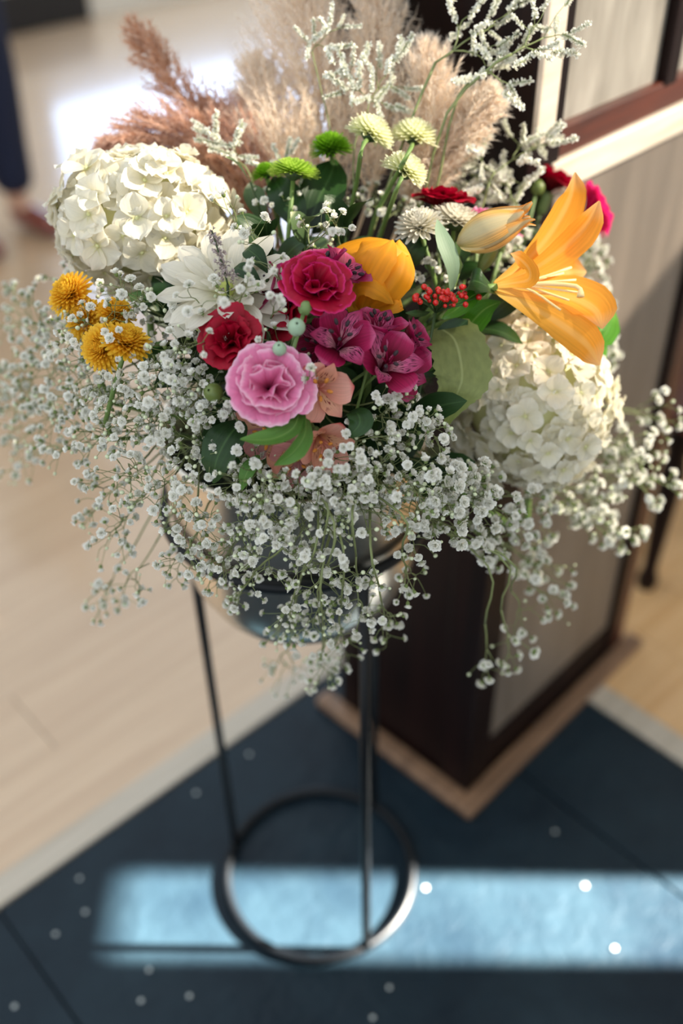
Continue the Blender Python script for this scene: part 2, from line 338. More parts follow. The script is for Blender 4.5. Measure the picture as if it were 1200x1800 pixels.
M_pampk = petal_mat('dusky_pampas', [(0, (200, 150, 120)), (1, (240, 214, 200))], 0.05, trans=0.4, bump=0)
M_glint = simple('glint_white', (176, 182, 180), 0.3)  # glint brightness put into the colour of the slate discs

# ------------------------------------------------------------------ the setting
A42 = math.radians(42)
e1 = np.array([math.cos(A42), math.sin(A42), 0]); e2 = np.array([math.sin(A42), -math.cos(A42), 0]); ez = np.array([0, 0, 1.0])
AX = np.column_stack([e1, e2, ez])
def AB(a, b, z=0.0): return e1 * a + e2 * b + ez * z
A0, B0 = 1.150, -0.985                       # the slate ends at a = A0 and b = B0
def struct(name, me, parent=None):
    return put(name, me, parent, kind='structure')
fl = struct('floor', MB().add(*box(AB(A0 / 2 - 2.0, (B0 + 3.0) / 2, -0.03), AX, A0 / 2 + 2.0, (3.0 - B0) / 2, 0.02)).mesh('floor', M_grout, False))
rows = [(B0 + 0.002, 0.12, (-3.4, -2.2, -1.0, 0.143, 0.932, A0 - 0.002)), (0.12, 0.87, (-3.4, -2.2, -1.0, 0.4, A0 - 0.002)), (0.87, 1.7, (-3.0, -1.6, -0.3, A0 - 0.002)), (1.7, 2.9, (-3.2, -1.9, -0.5, A0 - 0.002))]
for b0, b1, ja in rows:
    for a0, a1 in zip(ja[:-1], ja[1:]):
        o = bevelled('stone_tile', AB((a0 + a1) / 2, (b0 + b1) / 2, -0.008 + R_.uniform(-0.001, 0.001)), AX, (a1 - a0) / 2 - 0.0016, (b1 - b0) / 2 - 0.0016, 0.008, M_slate, None, 0.002)
        o.parent = fl
# oak boards beyond the slate, left and right
wf = struct('floor', MB().add(*box(AB(1.0, (B0 - 7.0) / 2, -0.03), AX, 9.0, (7.0 + B0) / 2, 0.012)).mesh('floor', M_oak, False))
PW = 0.16; NP = int((5.9 + B0) / PW) + 1
for j in range(NP):
    b1 = B0 - 0.05 - j * PW; x = -4.2 + (j * 0.77) % 1.6
    while x < 8.5:
        ln = 1.9 if j < 14 else 3.8
        if not (x > 6.0 and j < 3):
            o = put('plank', MB().add(*box((0, 0, 0), np.eye(3), ln / 2 - 0.0008, PW / 2 - 0.0003, 0.009)).mesh('plank', M_oak, False), wf, m4(AX, AB(x + ln / 2, b1 - PW / 2, -0.009)))
        x += ln
wr = struct('floor', MB().add(*box(AB(A0 + 1.6, (B0 + 3.0) / 2, -0.03), AX, 1.6, (3.0 - B0) / 2, 0.012)).mesh('floor', M_oakr, False))
for j in range(19):
    a0 = A0 + 0.05 + j * PW
    for k in range(2):
        put('plank', MB().add(*box((0, 0, 0), np.eye(3), PW / 2 - 0.0008, (3.0 - B0) / 4 - 0.001, 0.009)).mesh('plank', M_oakr, False), wr, m4(AX, AB(a0 + PW / 2, B0 + (3.0 - B0) * (0.25 + 0.5 * k), -0.009)))
t1 = bevelled('trim_1', AB(-0.5, B0 - 0.025, -0.004), AX, 3.6 + 0.0, 0.025, 0.006, M_strip, None, 0.002, 'structure')
t2 = bevelled('trim_2', AB(A0 + 0.025, (B0 + 3.0) / 2, -0.004), AX, 0.025, (3.0 - B0) / 2 - 0.03, 0.006, M_strip, None, 0.002, 'structure')
# far wall with its glazed opening; its reflection lies on the boards
BW = -5.9
wb = struct('wall_back', MB().add(*box(AB(-0.6, BW - 0.06, 1.5), AX, 3.55, 0.06, 1.5)).add(*box(AB(4.5, BW - 0.06, 0.2), AX, 1.55, 0.06, 0.2)).add(*box(AB(4.5, BW - 0.06, 2.49), AX, 1.55, 0.06, 0.51)).add(*box(AB(7.5, BW - 0.06, 1.5), AX, 1.45, 0.06, 1.5)).mesh('wall_back', M_wall, False))
win = put('window_1', MB().add(*box(AB(4.5, BW - 0.09, 1.2), AX, 1.53, 0.01, 0.79)).mesh('window_1', glow('daylit_glass', (190, 214, 250), 5.0), False), kind='structure')
for a in (2.98, 4.5, 6.02): bevelled('window_frame', AB(a, BW - 0.05, 1.19), AX, 0.025, 0.03, 0.78, M_pale, None).parent = win
for z in (0.43, 1.95): bevelled('window_frame', AB(4.5, BW - 0.05, z), AX, 1.5, 0.03, 0.03, M_pale, None).parent = win
bevelled('baseboard_back', AB(-0.4, BW + 0.015, 0.11), AX, 3.75, 0.012, 0.11, M_skirt, None, 0.004, 'structure')
# unseen wall added on the right; its window and slit shape the sunlight
XW = 1.75
def wr_box(mb, y0, y1, z0, z1): mb.add(*box((XW + 0.06, (y0 + y1) / 2, (z0 + z1) / 2), np.eye(3), 0.06, (y1 - y0) / 2, (z1 - z0) / 2))
mb = MB()
SL0, SL1, ZS0, ZS1, ZW0, ZW1, WY0, WY1 = 0.66, 0.80, 0.75, 1.56, 1.74, 2.9, 0.70, 1.36
wr_box(mb, -2.5, SL0, 0, 9.0); wr_box(mb, WY1, 9.5, 0, 9.0); wr_box(mb, SL0, WY0, ZW0, 9.0)
wr_box(mb, SL1, WY1, 0, ZW0); wr_box(mb, SL0, SL1, 0, ZS0); wr_box(mb, SL0, SL1, ZS1, ZW0); wr_box(mb, WY0, WY1, ZW1, 9.0)
struct('sun_mask_wall', mb.mesh('sun_mask_wall', M_wall, False))
m_, N_, L_ = nt('sun_dimming_tint'); tb_ = N_.new('ShaderNodeBsdfTransparent'); tb_.inputs[0].default_value = (0.228, 0.224, 0.217, 1); L_.new(tb_.outputs[0], N_['Material Output'].inputs[0])
struct('sun_dimming_pane', MB().add(*box((XW + 0.06, (WY0 + WY1) / 2, (ZW0 + ZW1) / 2), np.eye(3), 0.004, (WY1 - WY0) / 2 + 0.01, (ZW1 - ZW0) / 2 + 0.01)).mesh('sun_dimming_pane', m_, False))  # added unseen pane, tinted to dim the sun on flowers and partition

# ------------------------------------------------------------------ panelled partition with a glazed top
c0 = G(832, 1388)
A45 = math.radians(45); f1 = np.array([math.cos(A45), math.sin(A45), 0]); f2 = np.array([-f1[1], f1[0], 0]); FX = np.column_stack([f1, f2, ez])
cab = thing('panelled_partition', c0, 'tall dark wooden partition with glare-greyed upper panel behind the flowers', 'partition')
def cb(name, s0, s1, d0, d1, z0, z1, m, bev=0.003):
    c = c0 + f1 * (s0 + s1) / 2 + f2 * (d0 + d1) / 2 + ez * (z0 + z1) / 2
    return bevelled(name, c, FX, abs(s1 - s0) / 2, abs(d1 - d0) / 2, abs(z1 - z0) / 2, m, cab, bev)
cb('corner_post', -0.024, 0.035, 0.0, 0.06, 0, 2.2, M_dark)
cb('left_panel', -0.016, 0.10, 0.06, 0.25, 0, 2.2, M_dark)
cb('back_post', -0.024, 0.035, 0.25, 0.29, 0, 2.2, M_dark)
cb('front_panel', 0.035, 0.405, 0.008, 0.06, 0.09, 1.036, M_panel)
cb('kick_board', 0.035, 0.405, 0.004, 0.06, 0, 0.09, M_dark)
cb('sun_painted_rail', 0.02, 0.47, -0.004, 0.06, 1.036, 1.072, M_pale)  # ledge coloured pale for the sun falling on it
cb('red_rail', 0.02, 0.47, 0.002, 0.06, 1.072, 1.106, M_rail)
cb('sun_painted_stile', -0.022, 0.012, -0.006, 0.002, 1.10, 2.2, M_pale)  # thin pale strip painted as the sunlit edge of the post
cb('grained_panel', 0.012, 0.24, 0.012, 0.04, 1.10, 2.2, wood_mat('glare_grey_panel', (118, 112, 102), (164, 158, 148), 0.5, 0.2, (26, 26, 5), 0.3, 0.1))  # grained wood with sun glare put into its grey colour
cb('side_post', 0.24, 0.268, 0.0, 0.05, 1.10, 2.2, M_dark)
cb('grained_panel', 0.268, 0.47, 0.012, 0.04, 1.10, 2.2, bpy.data.materials['glare_grey_panel'])
cb('end_post', 0.405, 0.425, -0.002, 0.06, 0, 1.036, M_dark)
cb('end_stile', 0.425, 0.47, 0.002, 0.06, 0, 1.036, M_rail)
cb('base_moulding', -0.055, 0.49, -0.034, 0.0, 0, 0.02, M_base, 0.005)
cb('base_moulding', -0.055, -0.022, 0.0, 0.33, 0, 0.02, M_base, 0.005)

# dark bench end behind the partition
bp_ = G(1125, 1037)
bench = thing('wooden_bench', bp_, 'dark wooden bench with black foot half hidden by the partition', 'bench')
for da, db in ((0, 0), (0.9, 0), (0, -0.36), (0.9, -0.36)):
    V, Fc, U = lathe([(0.018, 0.0), (0.022, 0.02), (0.014, 0.05), (0.02, 0.2), (0.024, 0.3), (0.018, 0.34), (0.024, 0.36), (0.024, 0.42)], 14)
    put('leg', MB().add(V, Fc, U).mesh('leg', M_dark), bench, m4(None, e1 * (da + 0.02) + e2 * db))
for nm, da, db, z, hx, hy, hz, mm in (('apron', 0.47, 0, 0.38, 0.45, 0.012, 0.05, M_dark), ('apron', 0.47, -0.36, 0.38, 0.45, 0.012, 0.05, M_dark), ('seat', 0.47, -0.18, 0.44, 0.5, 0.215, 0.018, M_rail), ('backrest', 0.47, -0.38, 0.75, 0.48, 0.012, 0.18, M_dark), ('backrest_post', 0.02, -0.38, 0.68, 0.022, 0.018, 0.26, M_dark), ('backrest_post', 0.92, -0.38, 0.68, 0.022, 0.018, 0.26, M_dark)):
    bevelled(nm, bp_ + e1 * da + e2 * db + ez * z, AX, hx, hy, hz, mm, bench)

# ------------------------------------------------------------------ plant stand and pot
CX, CY = -0.048, 0.875
st = thing('plant_stand', (CX, CY, 0), 'slim black metal plant stand on the slate floor', 'plant stand')
def ringm(r, z, rr):
    k = 72; pts = [(r * math.cos(2 * math.pi * i / k), r * math.sin(2 * math.pi * i / k), z) for i in range(k)]
    V = []; U = []
    for i in range(k):
        a = 2 * math.pi * i / k; e = np.array([math.cos(a), math.sin(a), 0])
        for j in range(8):
            t = 2 * math.pi * j / 8; V.append(e * (r + rr * math.cos(t)) + ez * (z + rr * 1.3 * math.sin(t))); U.append((i / k, j / 8))
    Fc = [(i * 8 + j, ((i + 1) % k) * 8 + j, ((i + 1) % k) * 8 + (j + 1) % 8, i * 8 + (j + 1) % 8) for i in range(k) for j in range(8)]
    return np.array(V), Fc, np.array(U)
put('base_ring', MB().add(*ringm(0.147, 0.009, 0.0068)).mesh('base_ring', M_black), st)
put('top_ring', MB().add(*ringm(0.149, 0.765, 0.0055)).mesh('top_ring', M_black), st)
for a in (160, -62, 52):
    x, y = 0.147 * math.cos(math.radians(a)), 0.147 * math.sin(math.radians(a))
    put('rod', MB().add(*tube([(x, y, 0.009), (x, y, 0.4), (x, y, 0.77)], 0.0062, 10)).mesh('rod', M_black), st)
pot = thing('flower_pot', (CX, CY, 0.61), 'rounded champagne metal pot held in the black stand', 'pot')
prof = [(0.001, 0.0), (0.05, 0.002), (0.085, 0.012), (0.112, 0.035), (0.129, 0.07), (0.137, 0.11), (0.140, 0.15), (0.141, 0.20), (0.141, 0.25), (0.144, 0.256), (0.141, 0.262), (0.136, 0.256), (0.135, 0.20), (0.134, 0.16), (0.001, 0.15)]
put('body', MB().add(*lathe(prof, 64)).mesh('body', M_pot), pot)
fo = put('floral_foam', MB().add(*lathe([(0.133, 0.0), (0.133, 0.05), (0.10, 0.065), (0.001, 0.075)], 40)).mesh('floral_foam', M_foam))
fo.location = (CX, CY, 0.76 + 0.012); tag(fo, 'dark block of floral foam filling the pot under the stems', 'floral foam')
ANCH = np.array([CX, CY, 0.835])
def anchor(j=0.07): return ANCH + np.array([NR.uniform(-j, j), NR.uniform(-j, j), NR.uniform(-0.01, 0.01)])

# ------------------------------------------------------------------ stems and leaves
def stem_pts(p, n, via=None, n_=9):
    a = anchor(); p = np.asarray(p)
    q = p - unit(n) * min(0.09, 0.5 * np.linalg.norm(p - a))
    mid = (q + a) / 2 + np.array([0, 0, 0.02])
    return spline([p, q, mid, a] if via is None else [p] + list(via) + [mid, a], n_)
def stem(parent, p, n, r=0.0022, m=None, via=None, name='stem'):
    pts = stem_pts(p, n, via)
    return put(name, MB().add(*tube(pts - at(parent), r, 7)).mesh(name, m or M_stem), parent)
LP = [(0, 0.06), (0.15, 0.45), (0.4, 0.95), (0.6, 1.0), (0.85, 0.55), (1, 0.02)]
LP2 = [(0, 0.1), (0.2, 0.6), (0.5, 1.0), (0.8, 0.7), (1, 0.02)]
OV = [(0, 0.15), (0.1, 0.6), (0.3, 0.98), (0.5, 1.0), (0.75, 0.72), (0.92, 0.3), (1, 0.02)]
def leaf(parent, pts, W, m=None, hint=None, prof=LP, cup=0.15, nu=12, nv=6, name='leaf', **k):
    hint = cv(0, 0.3, 1) if hint is None else hint
    V, Fc, U = ribbon(pts, W, prof, hint, nu, nv, cup=cup, **k)
    return put(name, MB().add(V - at(parent), Fc, U).mesh(name, m or M_leaf), parent)
def px(*l): return [P(*q) for q in l]

# ------------------------------------------------------------------ flower builders
CARN = {}
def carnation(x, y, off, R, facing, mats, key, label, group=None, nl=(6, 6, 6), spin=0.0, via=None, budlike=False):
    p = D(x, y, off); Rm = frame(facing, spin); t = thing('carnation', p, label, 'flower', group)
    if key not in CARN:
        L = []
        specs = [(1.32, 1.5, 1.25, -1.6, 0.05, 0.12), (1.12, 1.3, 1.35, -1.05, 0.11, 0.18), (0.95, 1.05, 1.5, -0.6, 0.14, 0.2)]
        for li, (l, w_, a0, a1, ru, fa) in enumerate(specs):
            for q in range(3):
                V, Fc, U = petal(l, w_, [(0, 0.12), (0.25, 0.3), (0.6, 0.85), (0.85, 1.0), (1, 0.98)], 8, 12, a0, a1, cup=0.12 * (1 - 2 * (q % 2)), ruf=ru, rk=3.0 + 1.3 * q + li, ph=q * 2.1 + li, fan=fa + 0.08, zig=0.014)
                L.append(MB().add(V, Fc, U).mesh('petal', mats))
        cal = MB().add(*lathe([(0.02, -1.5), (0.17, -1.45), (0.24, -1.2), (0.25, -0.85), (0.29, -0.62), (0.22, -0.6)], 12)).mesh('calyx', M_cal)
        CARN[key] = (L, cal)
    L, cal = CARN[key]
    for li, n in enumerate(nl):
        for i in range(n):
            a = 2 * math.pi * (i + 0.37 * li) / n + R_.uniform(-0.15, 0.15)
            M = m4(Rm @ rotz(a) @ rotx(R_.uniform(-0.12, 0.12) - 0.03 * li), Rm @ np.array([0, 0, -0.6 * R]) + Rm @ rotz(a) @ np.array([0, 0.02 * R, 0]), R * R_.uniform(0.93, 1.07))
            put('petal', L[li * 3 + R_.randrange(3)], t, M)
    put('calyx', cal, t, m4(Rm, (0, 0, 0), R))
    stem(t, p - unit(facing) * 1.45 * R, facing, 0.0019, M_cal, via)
    return t

def mum(x, y, off, R, facing, m, label, group=None, n=130, flat=0.85, pw=0.22, name='chrysanthemum', curl=0.9, stemvia=None, eye=None, lp=0.95):
    p = D(x, y, off); Rm = frame(facing, R_.uniform(0, 6)); t = thing(name, p, label, 'flower', group)
    mb = MB()
    for i in range(n):
        q = i / n; phi = i * 2.39996; el = -0.35 + 1.85 * q
        L = R * lp * (1 - 0.22 * q) * R_.uniform(0.9, 1.08)
        V, Fc, U = petal(L, R * pw, [(0, 0.5), (0.5, 0.85), (0.85, 1), (1, 0.5)], 4, 2, el, curl * (0.1 + 0.5 * q), cup=0.7)
        V[:, 2] *= flat
        mb.add(V, Fc, U, 0, m4(rotz(phi)))
    put('petals', mb.mesh('petals', m), t, m4(Rm), kind='stuff')
    if eye:
        put('flower_eye', MB().add(*ball(R * 0.16, 10, 6)).mesh('flower_eye', eye), t, m4(Rm, Rm @ np.array([0, 0, 0.08 * R])))
    put('calyx', MB().add(*lathe([(0.05 * R, -0.3 * R), (0.22 * R, -0.2 * R), (0.4 * R, -0.02 * R), (0.1 * R, 0.02 * R)], 12)).mesh('calyx', M_dstem), t, m4(Rm))
    stem(t, p - unit(facing) * 0.2 * R, facing, 0.0021, M_stem, stemvia)
    return t

ALS = {}
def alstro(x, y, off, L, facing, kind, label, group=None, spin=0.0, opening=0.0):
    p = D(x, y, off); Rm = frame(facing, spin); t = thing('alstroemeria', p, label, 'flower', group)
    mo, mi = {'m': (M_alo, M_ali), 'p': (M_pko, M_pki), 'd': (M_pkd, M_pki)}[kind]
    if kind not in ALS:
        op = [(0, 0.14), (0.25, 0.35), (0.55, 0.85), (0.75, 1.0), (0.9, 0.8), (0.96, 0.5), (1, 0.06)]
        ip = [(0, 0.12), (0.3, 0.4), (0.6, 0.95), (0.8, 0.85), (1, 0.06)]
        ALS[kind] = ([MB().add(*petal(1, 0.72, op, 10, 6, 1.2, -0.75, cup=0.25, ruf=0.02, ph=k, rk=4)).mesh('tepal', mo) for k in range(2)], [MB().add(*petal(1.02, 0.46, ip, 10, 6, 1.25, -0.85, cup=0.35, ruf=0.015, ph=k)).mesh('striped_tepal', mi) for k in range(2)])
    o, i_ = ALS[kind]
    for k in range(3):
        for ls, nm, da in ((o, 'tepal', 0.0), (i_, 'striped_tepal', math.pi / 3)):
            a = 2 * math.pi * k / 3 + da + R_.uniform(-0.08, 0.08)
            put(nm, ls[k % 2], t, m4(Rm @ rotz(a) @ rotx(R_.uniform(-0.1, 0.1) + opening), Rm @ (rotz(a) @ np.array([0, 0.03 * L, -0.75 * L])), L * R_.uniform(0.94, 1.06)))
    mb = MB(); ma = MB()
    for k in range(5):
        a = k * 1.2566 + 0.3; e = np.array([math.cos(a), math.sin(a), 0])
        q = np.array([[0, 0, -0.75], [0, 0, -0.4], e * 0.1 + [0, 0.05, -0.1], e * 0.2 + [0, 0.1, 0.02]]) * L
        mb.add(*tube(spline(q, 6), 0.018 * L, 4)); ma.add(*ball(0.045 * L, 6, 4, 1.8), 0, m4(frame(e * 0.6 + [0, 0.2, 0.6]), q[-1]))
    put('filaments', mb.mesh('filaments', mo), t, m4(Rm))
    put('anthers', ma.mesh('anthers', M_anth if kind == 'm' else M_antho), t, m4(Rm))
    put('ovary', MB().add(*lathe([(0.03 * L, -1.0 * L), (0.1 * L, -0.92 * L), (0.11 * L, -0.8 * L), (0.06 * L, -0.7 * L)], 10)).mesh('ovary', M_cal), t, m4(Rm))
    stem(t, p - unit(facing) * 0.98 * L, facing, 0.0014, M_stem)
    return t

def hydrangea(x, y, Z, rx, ry, rz, label, nf, fs, lean, jit=0.4):
    p = P(x, y, Z); t = thing('hydrangea', p, label, 'flower')
    if 'h' not in ALS:
        pr = [(0, 0.2), (0.15, 0.55), (0.4, 0.95), (0.6, 1.0), (0.85, 0.8), (1, 0.4)]
        ALS['h'] = ([MB().add(*petal(1, 1.02 + 0.06 * q, pr, 5, 6, 0.35 - 0.12 * q, -0.3 + 0.18 * q, cup=0.1 + 0.1 * q, ruf=0.10, rk=3 + q, ph=q * 1.7, fan=0.06)).mesh('petal', M_hyd) for q in range(4)], MB().add(*ball(0.1, 7, 4, 0.8)).mesh('floret', M_heye))
    pm, em = ALS['h']; B = np.column_stack([rt, up, -fw])
    core = MB().add(*ball(1.0, 20, 12)).mesh('core', M_heye)
    put('core', core, t, m4(B @ np.diag([rx * 0.78, ry * 0.78, rz * 0.78])))
    for i in range(nf):
        z = 1 - 1.75 * (i + 0.5) / nf; ph = i * 2.39996; r = math.sqrt(1 - z * z)
        d = np.array([r * math.cos(ph), r * math.sin(ph), z]); d = unit(d + NR.normal(0, 0.09, 3))
        n = unit(B @ (d / np.array([rx, ry, rz])) + NR.normal(0, jit, 3) + lean * 0.3)
        q = B @ (d * np.array([rx, ry, rz]) * R_.uniform(0.80, 1.03))
        Rm = frame(n, R_.uniform(0, 6.28)); s = fs * R_.uniform(0.8, 1.15)
        fo_ = put('floret', em, t, m4(Rm, q, s))
        for k in range(4):
            put('petal', pm[R_.randrange(4)], fo_, m4(rotz(k * math.pi / 2 + R_.uniform(-0.12, 0.12)) @ rotx(R_.uniform(-0.3, 0.45)), (0, 0, -0.02 * (k % 2))))
    stem(t, p - B @ np.array([0, ry * 0.6, rz * 0.3]), up * 0.6 - fw * 0.4, 0.004, M_stem)
    return t

def spindle(parent, p0, p1, Rr, mats, n=6, wrap=1.35, pos=None, open_=0.12, peak=0.5, hint=None, name='tepal'):
    p0 = np.asarray(p0) ; p1 = np.asarray(p1); ax = p1 - p0; Ln = np.linalg.norm(ax); Rm = frame(ax, 0.4 if pos is None else pos)
    for k in range(n):
        outer = k % 2 == 0; V = []; U = []; nu, nv = 14, 8; a = 2 * math.pi * k / n
        for i in range(nu + 1):
            u = i / nu; rr = Rr * (0.16 + 0.84 * math.sin(math.pi * min(1, u ** (0.8 if peak < 0.55 else 1.1)) * 0.97)) * (1.0 if outer else 0.9)
            if u > 0.8: rr = max(rr, Rr * (0.26 + open_ * (u - 0.8) * 4) * (1 if outer else 0.8))
            wd = wrap * (0.75 if not outer else 1) * np.interp(u, [0, 0.3, 0.7, 0.9, 1], [0.55, 0.7, 0.72, 0.5, 0.1])
            for j in range(nv + 1):
                v = -1 + 2 * j / nv; th = a + v * wd
                r2 = rr * (1 + 0.05 * (1 - v * v) + 0.05 * abs(v) ** 3)
                V.append((r2 * math.cos(th), r2 * math.sin(th), Ln * u * (1.0 - 0.04 * (k % 3)))); U.append((u, (v + 1) / 2))
        V = np.array(V) @ Rm.T + p0 - at(parent)
        put(name, MB().add(V, grid(nu, nv), np.array(U)).mesh(name, mats), parent)

# ------------------------------------------------------------------ hydrangeas
hl = hydrangea(252, 388, 0.905, 0.080, 0.062, 0.066, 'round white hydrangea head at left, in front of the brown pampas', 150, 0.0195, up, 0.38)
leaf(hl, px((300, 440, 0.90), (320, 480, 0.885), (325, 530, 0.885), (300, 580, 0.89)), 0.058, M_dleaf, cv(-0.2, 0.4, 1), OV)
leaf(hl, px((420, 450, 0.92), (380, 470, 0.90), (330, 490, 0.885), (270, 520, 0.885)), 0.05, M_dleaf, cv(0, 0.6, 1), OV)
hr = hydrangea(934, 698, 0.965, 0.079, 0.089, 0.070, 'white hydrangea head at right, below the open orange lily', 240, 0.0155, up * 0.3 + rt, 0.5)
leaf(hr, px((772, 575, 0.865), (800, 600, 0.85), (812, 660, 0.845), (800, 700, 0.85), (783, 752, 0.865)), 0.052, petal_mat('sage_leaf', [(0, (120, 128, 76)), (0.6, (140, 150, 92)), (1, (150, 168, 92))], 0.14, 10, 14, 0.35, 0.5, rib=(0.03, (170, 178, 120), 0.7), bump=0.6), cv(0.2, 0.3, 1), [(0, 0.5), (0.08, 0.85), (0.3, 1.0), (0.5, 0.98), (0.75, 0.6), (0.9, 0.22), (1, 0.02)], 0.12, 26, 8, ser=0.05)
leaf(hr, px((1010, 560, 0.95), (1045, 590, 0.94), (1065, 560, 0.945), (1080, 545, 0.95)), 0.035, M_bleaf, cv(0.4, 0.4, 1), LP)
leaf(hr, px((1000, 600, 0.95), (1035, 620, 0.94), (1050, 660, 0.945)), 0.04, M_bleaf, cv(0.4, 0.2, 1), LP)

# ------------------------------------------------------------------ lilies
ZL = 0.855
li = thing('lily', P(871, 504, ZL), 'open orange lily facing right, above the right white hydrangea', 'flower')
TP = [(0, 0.22), (0.2, 0.5), (0.5, 0.95), (0.68, 1.0), (0.85, 0.7), (1, 0.05)]
def tep(pts, W, hint, **k): return leaf(li, px(*pts), W, M_lily, hint, TP, name='tepal', nu=18, nv=8, **k)
tep([(869, 500, ZL), (915, 468, ZL + 0.012), (965, 412, ZL + 0.02), (1000, 350, ZL + 0.015), (1010, 303, ZL)], 0.034, cv(0.5, -0.35, 0.9), cup=0.35)
tep([(869, 502, ZL), (925, 480, ZL + 0.012), (985, 440, ZL + 0.012), (1030, 395, ZL), (1053, 353, ZL - 0.01)], 0.030, cv(0.1, -0.6, 0.8), cup=0.35)
tep([(869, 503, ZL), (900, 498, ZL - 0.016), (928, 492, ZL - 0.03), (930, 474, ZL - 0.042), (914, 456, ZL - 0.040), (897, 446, ZL - 0.026)], 0.017, cv(0.7, 0.3, -0.4), cup=0.2, ruf=0.0015)
tep([(869, 505, ZL), (930, 515, ZL + 0.006), (1000, 522, ZL + 0.010), (1045, 545, ZL + 0.002), (1058, 578, ZL - 0.012)], 0.043, cv(-0.1, 0.55, 0.9), cup=0.3)
tep([(869, 508, ZL), (925, 535, ZL - 0.004), (985, 570, ZL - 0.004), (1030, 605, ZL), (1053, 642, ZL + 0.01)], 0.036, cv(-0.25, 0.4, 0.9), cup=0.25)
tep([(869, 503, ZL), (930, 492, ZL + 0.03), (990, 478, ZL + 0.05), (1030, 478, ZL + 0.055)], 0.034, cv(-0.3, 0.1, 1), cup=0.3)
for k, (tx, ty, dz) in enumerate(((1004, 470, 0.01), (1012, 492, 0.0), (1016, 514, -0.012), (1000, 528, -0.006), (985, 545, -0.016), (990, 480, 0.02))):
    pts = spline(px((880, 503, ZL), (930, 500 + (ty - 500) * 0.2, ZL + dz * 0.4), (tx, ty, ZL + dz)), 8)
    put('filament', MB().add(*tube(pts - at(li), 0.0011, 6)).mesh('filament', M_fil), li)
pts = spline(px((880, 503, ZL), (940, 499, ZL - 0.006), (1012, 503, ZL - 0.016), (1020, 522, ZL - 0.018)), 10)
put('pistil', MB().add(*tube(pts - at(li), [0.0019] * 8 + [0.003, 0.0034], 8)).mesh('pistil', M_fil), li)
stem(li, P(872, 505, ZL), cv(1, 0.25, 0), 0.0036, M_stem, px((840, 512, ZL), (800, 560, ZL + 0.03)))
leaf(li, px((860, 510, ZL), (830, 520, ZL - 0.002), (800, 545, ZL), (775, 560, ZL + 0.01)), 0.024, M_bleaf, cv(-0.1, 0.6, 0.8))
leaf(li, px((880, 530, ZL + 0.02), (850, 545, ZL + 0.02), (820, 580, ZL + 0.02), (790, 640, ZL + 0.03)), 0.03, M_bleaf, cv(-0.1, 0.6, 0.8))
lb = thing('lily_bud', P(805, 430, 0.86), 'striped orange lily bud, closed, left of the open lily', 'flower bud')
spindle(lb, P(804, 430, 0.86), P(938, 372, 0.83), 0.0165, M_lbud, 6, 1.3, open_=0.5)
stem(lb, P(806, 428, 0.86), cv(0.5, 0.85, 0), 0.0034, M_stem, px((800, 450, 0.86), (795, 500, 0.87)))
leaf(lb, px((792, 520, 0.86), (795, 470, 0.845), (778, 420, 0.84), (768, 385, 0.845)), 0.017, M_gleaf, cv(0.4, 0.1, 1))
leaf(lb, px((815, 520, 0.86), (828, 495, 0.845), (850, 500, 0.845), (880, 520, 0.86)), 0.03, M_dleaf, cv(0, 0.6, 0.8), OV)
b2 = thing('lily_bud', P(845, 470, 0.89), 'slim green lily bud stalk behind the striped orange bud', 'flower bud')
spindle(b2, P(842, 478, 0.9), P(880, 410, 0.9), 0.007, M_gb, 6, 1.3)
stem(b2, P(842, 478, 0.9), cv(0.4, 0.9, 0), 0.003, M_stem)
yl = thing('lily', P(650, 500, 0.83), 'golden yellow half-closed lily cup behind the magenta carnation', 'flower')
GP = [(0, 0.4), (0.2, 0.75), (0.5, 1.0), (0.75, 0.9), (0.92, 0.45), (1, 0.05)]
def ytep(pts, W, hint, **k): return leaf(yl, px(*pts), W, M_ygold, hint, GP, name='tepal', nu=16, nv=8, **k)
Y = 0.825
ytep([(628, 545, Y + 0.025), (612, 480, Y + 0.018), (632, 440, Y + 0.004), (678, 426, Y + 0.004), (720, 448, Y + 0.014)], 0.033, cv(0.1, 0.75, 0.8), cup=-0.10, fold=-0.3, ruf=0.0012)
ytep([(640, 545, Y + 0.025), (672, 520, Y + 0.004), (698, 486, Y - 0.002), (708, 452, Y + 0.006), (700, 422, Y + 0.02)], 0.034, cv(0.35, -0.05, 1), cup=-0.08, fold=-0.35, ruf=0.0015, ph=1.0)
ytep([(618, 535, Y + 0.02), (622, 502, Y - 0.002), (645, 492, Y - 0.008), (672, 506, Y - 0.006), (692, 534, Y + 0.008)], 0.024, cv(-0.2, 0.5, 1), cup=-0.3, fold=-0.2)
ytep([(630, 545, Y + 0.02), (640, 500, Y - 0.002), (655, 465, Y - 0.010), (672, 440, Y - 0.008), (690, 421, Y + 0.006)], 0.030, cv(-0.25, 0.25, 1), cup=-0.05, fold=-0.35, ruf=0.0012, ph=2.0)
ytep([(620, 500, Y + 0.03), (600, 450, Y + 0.03), (640, 428, Y + 0.03), (690, 424, Y + 0.03)], 0.03, cv(0, 0.6, 0.6), cup=-0.2)
ytep([(665, 540, Y + 0.02), (690, 535, Y + 0.01), (700, 528, Y + 0.01), (708, 540, Y + 0.02)], 0.018, cv(0.2, 0.3, 1), cup=-0.3)
stem(yl, P(645, 535, Y + 0.02), cv(0, 0.8, 0.4), 0.0036)

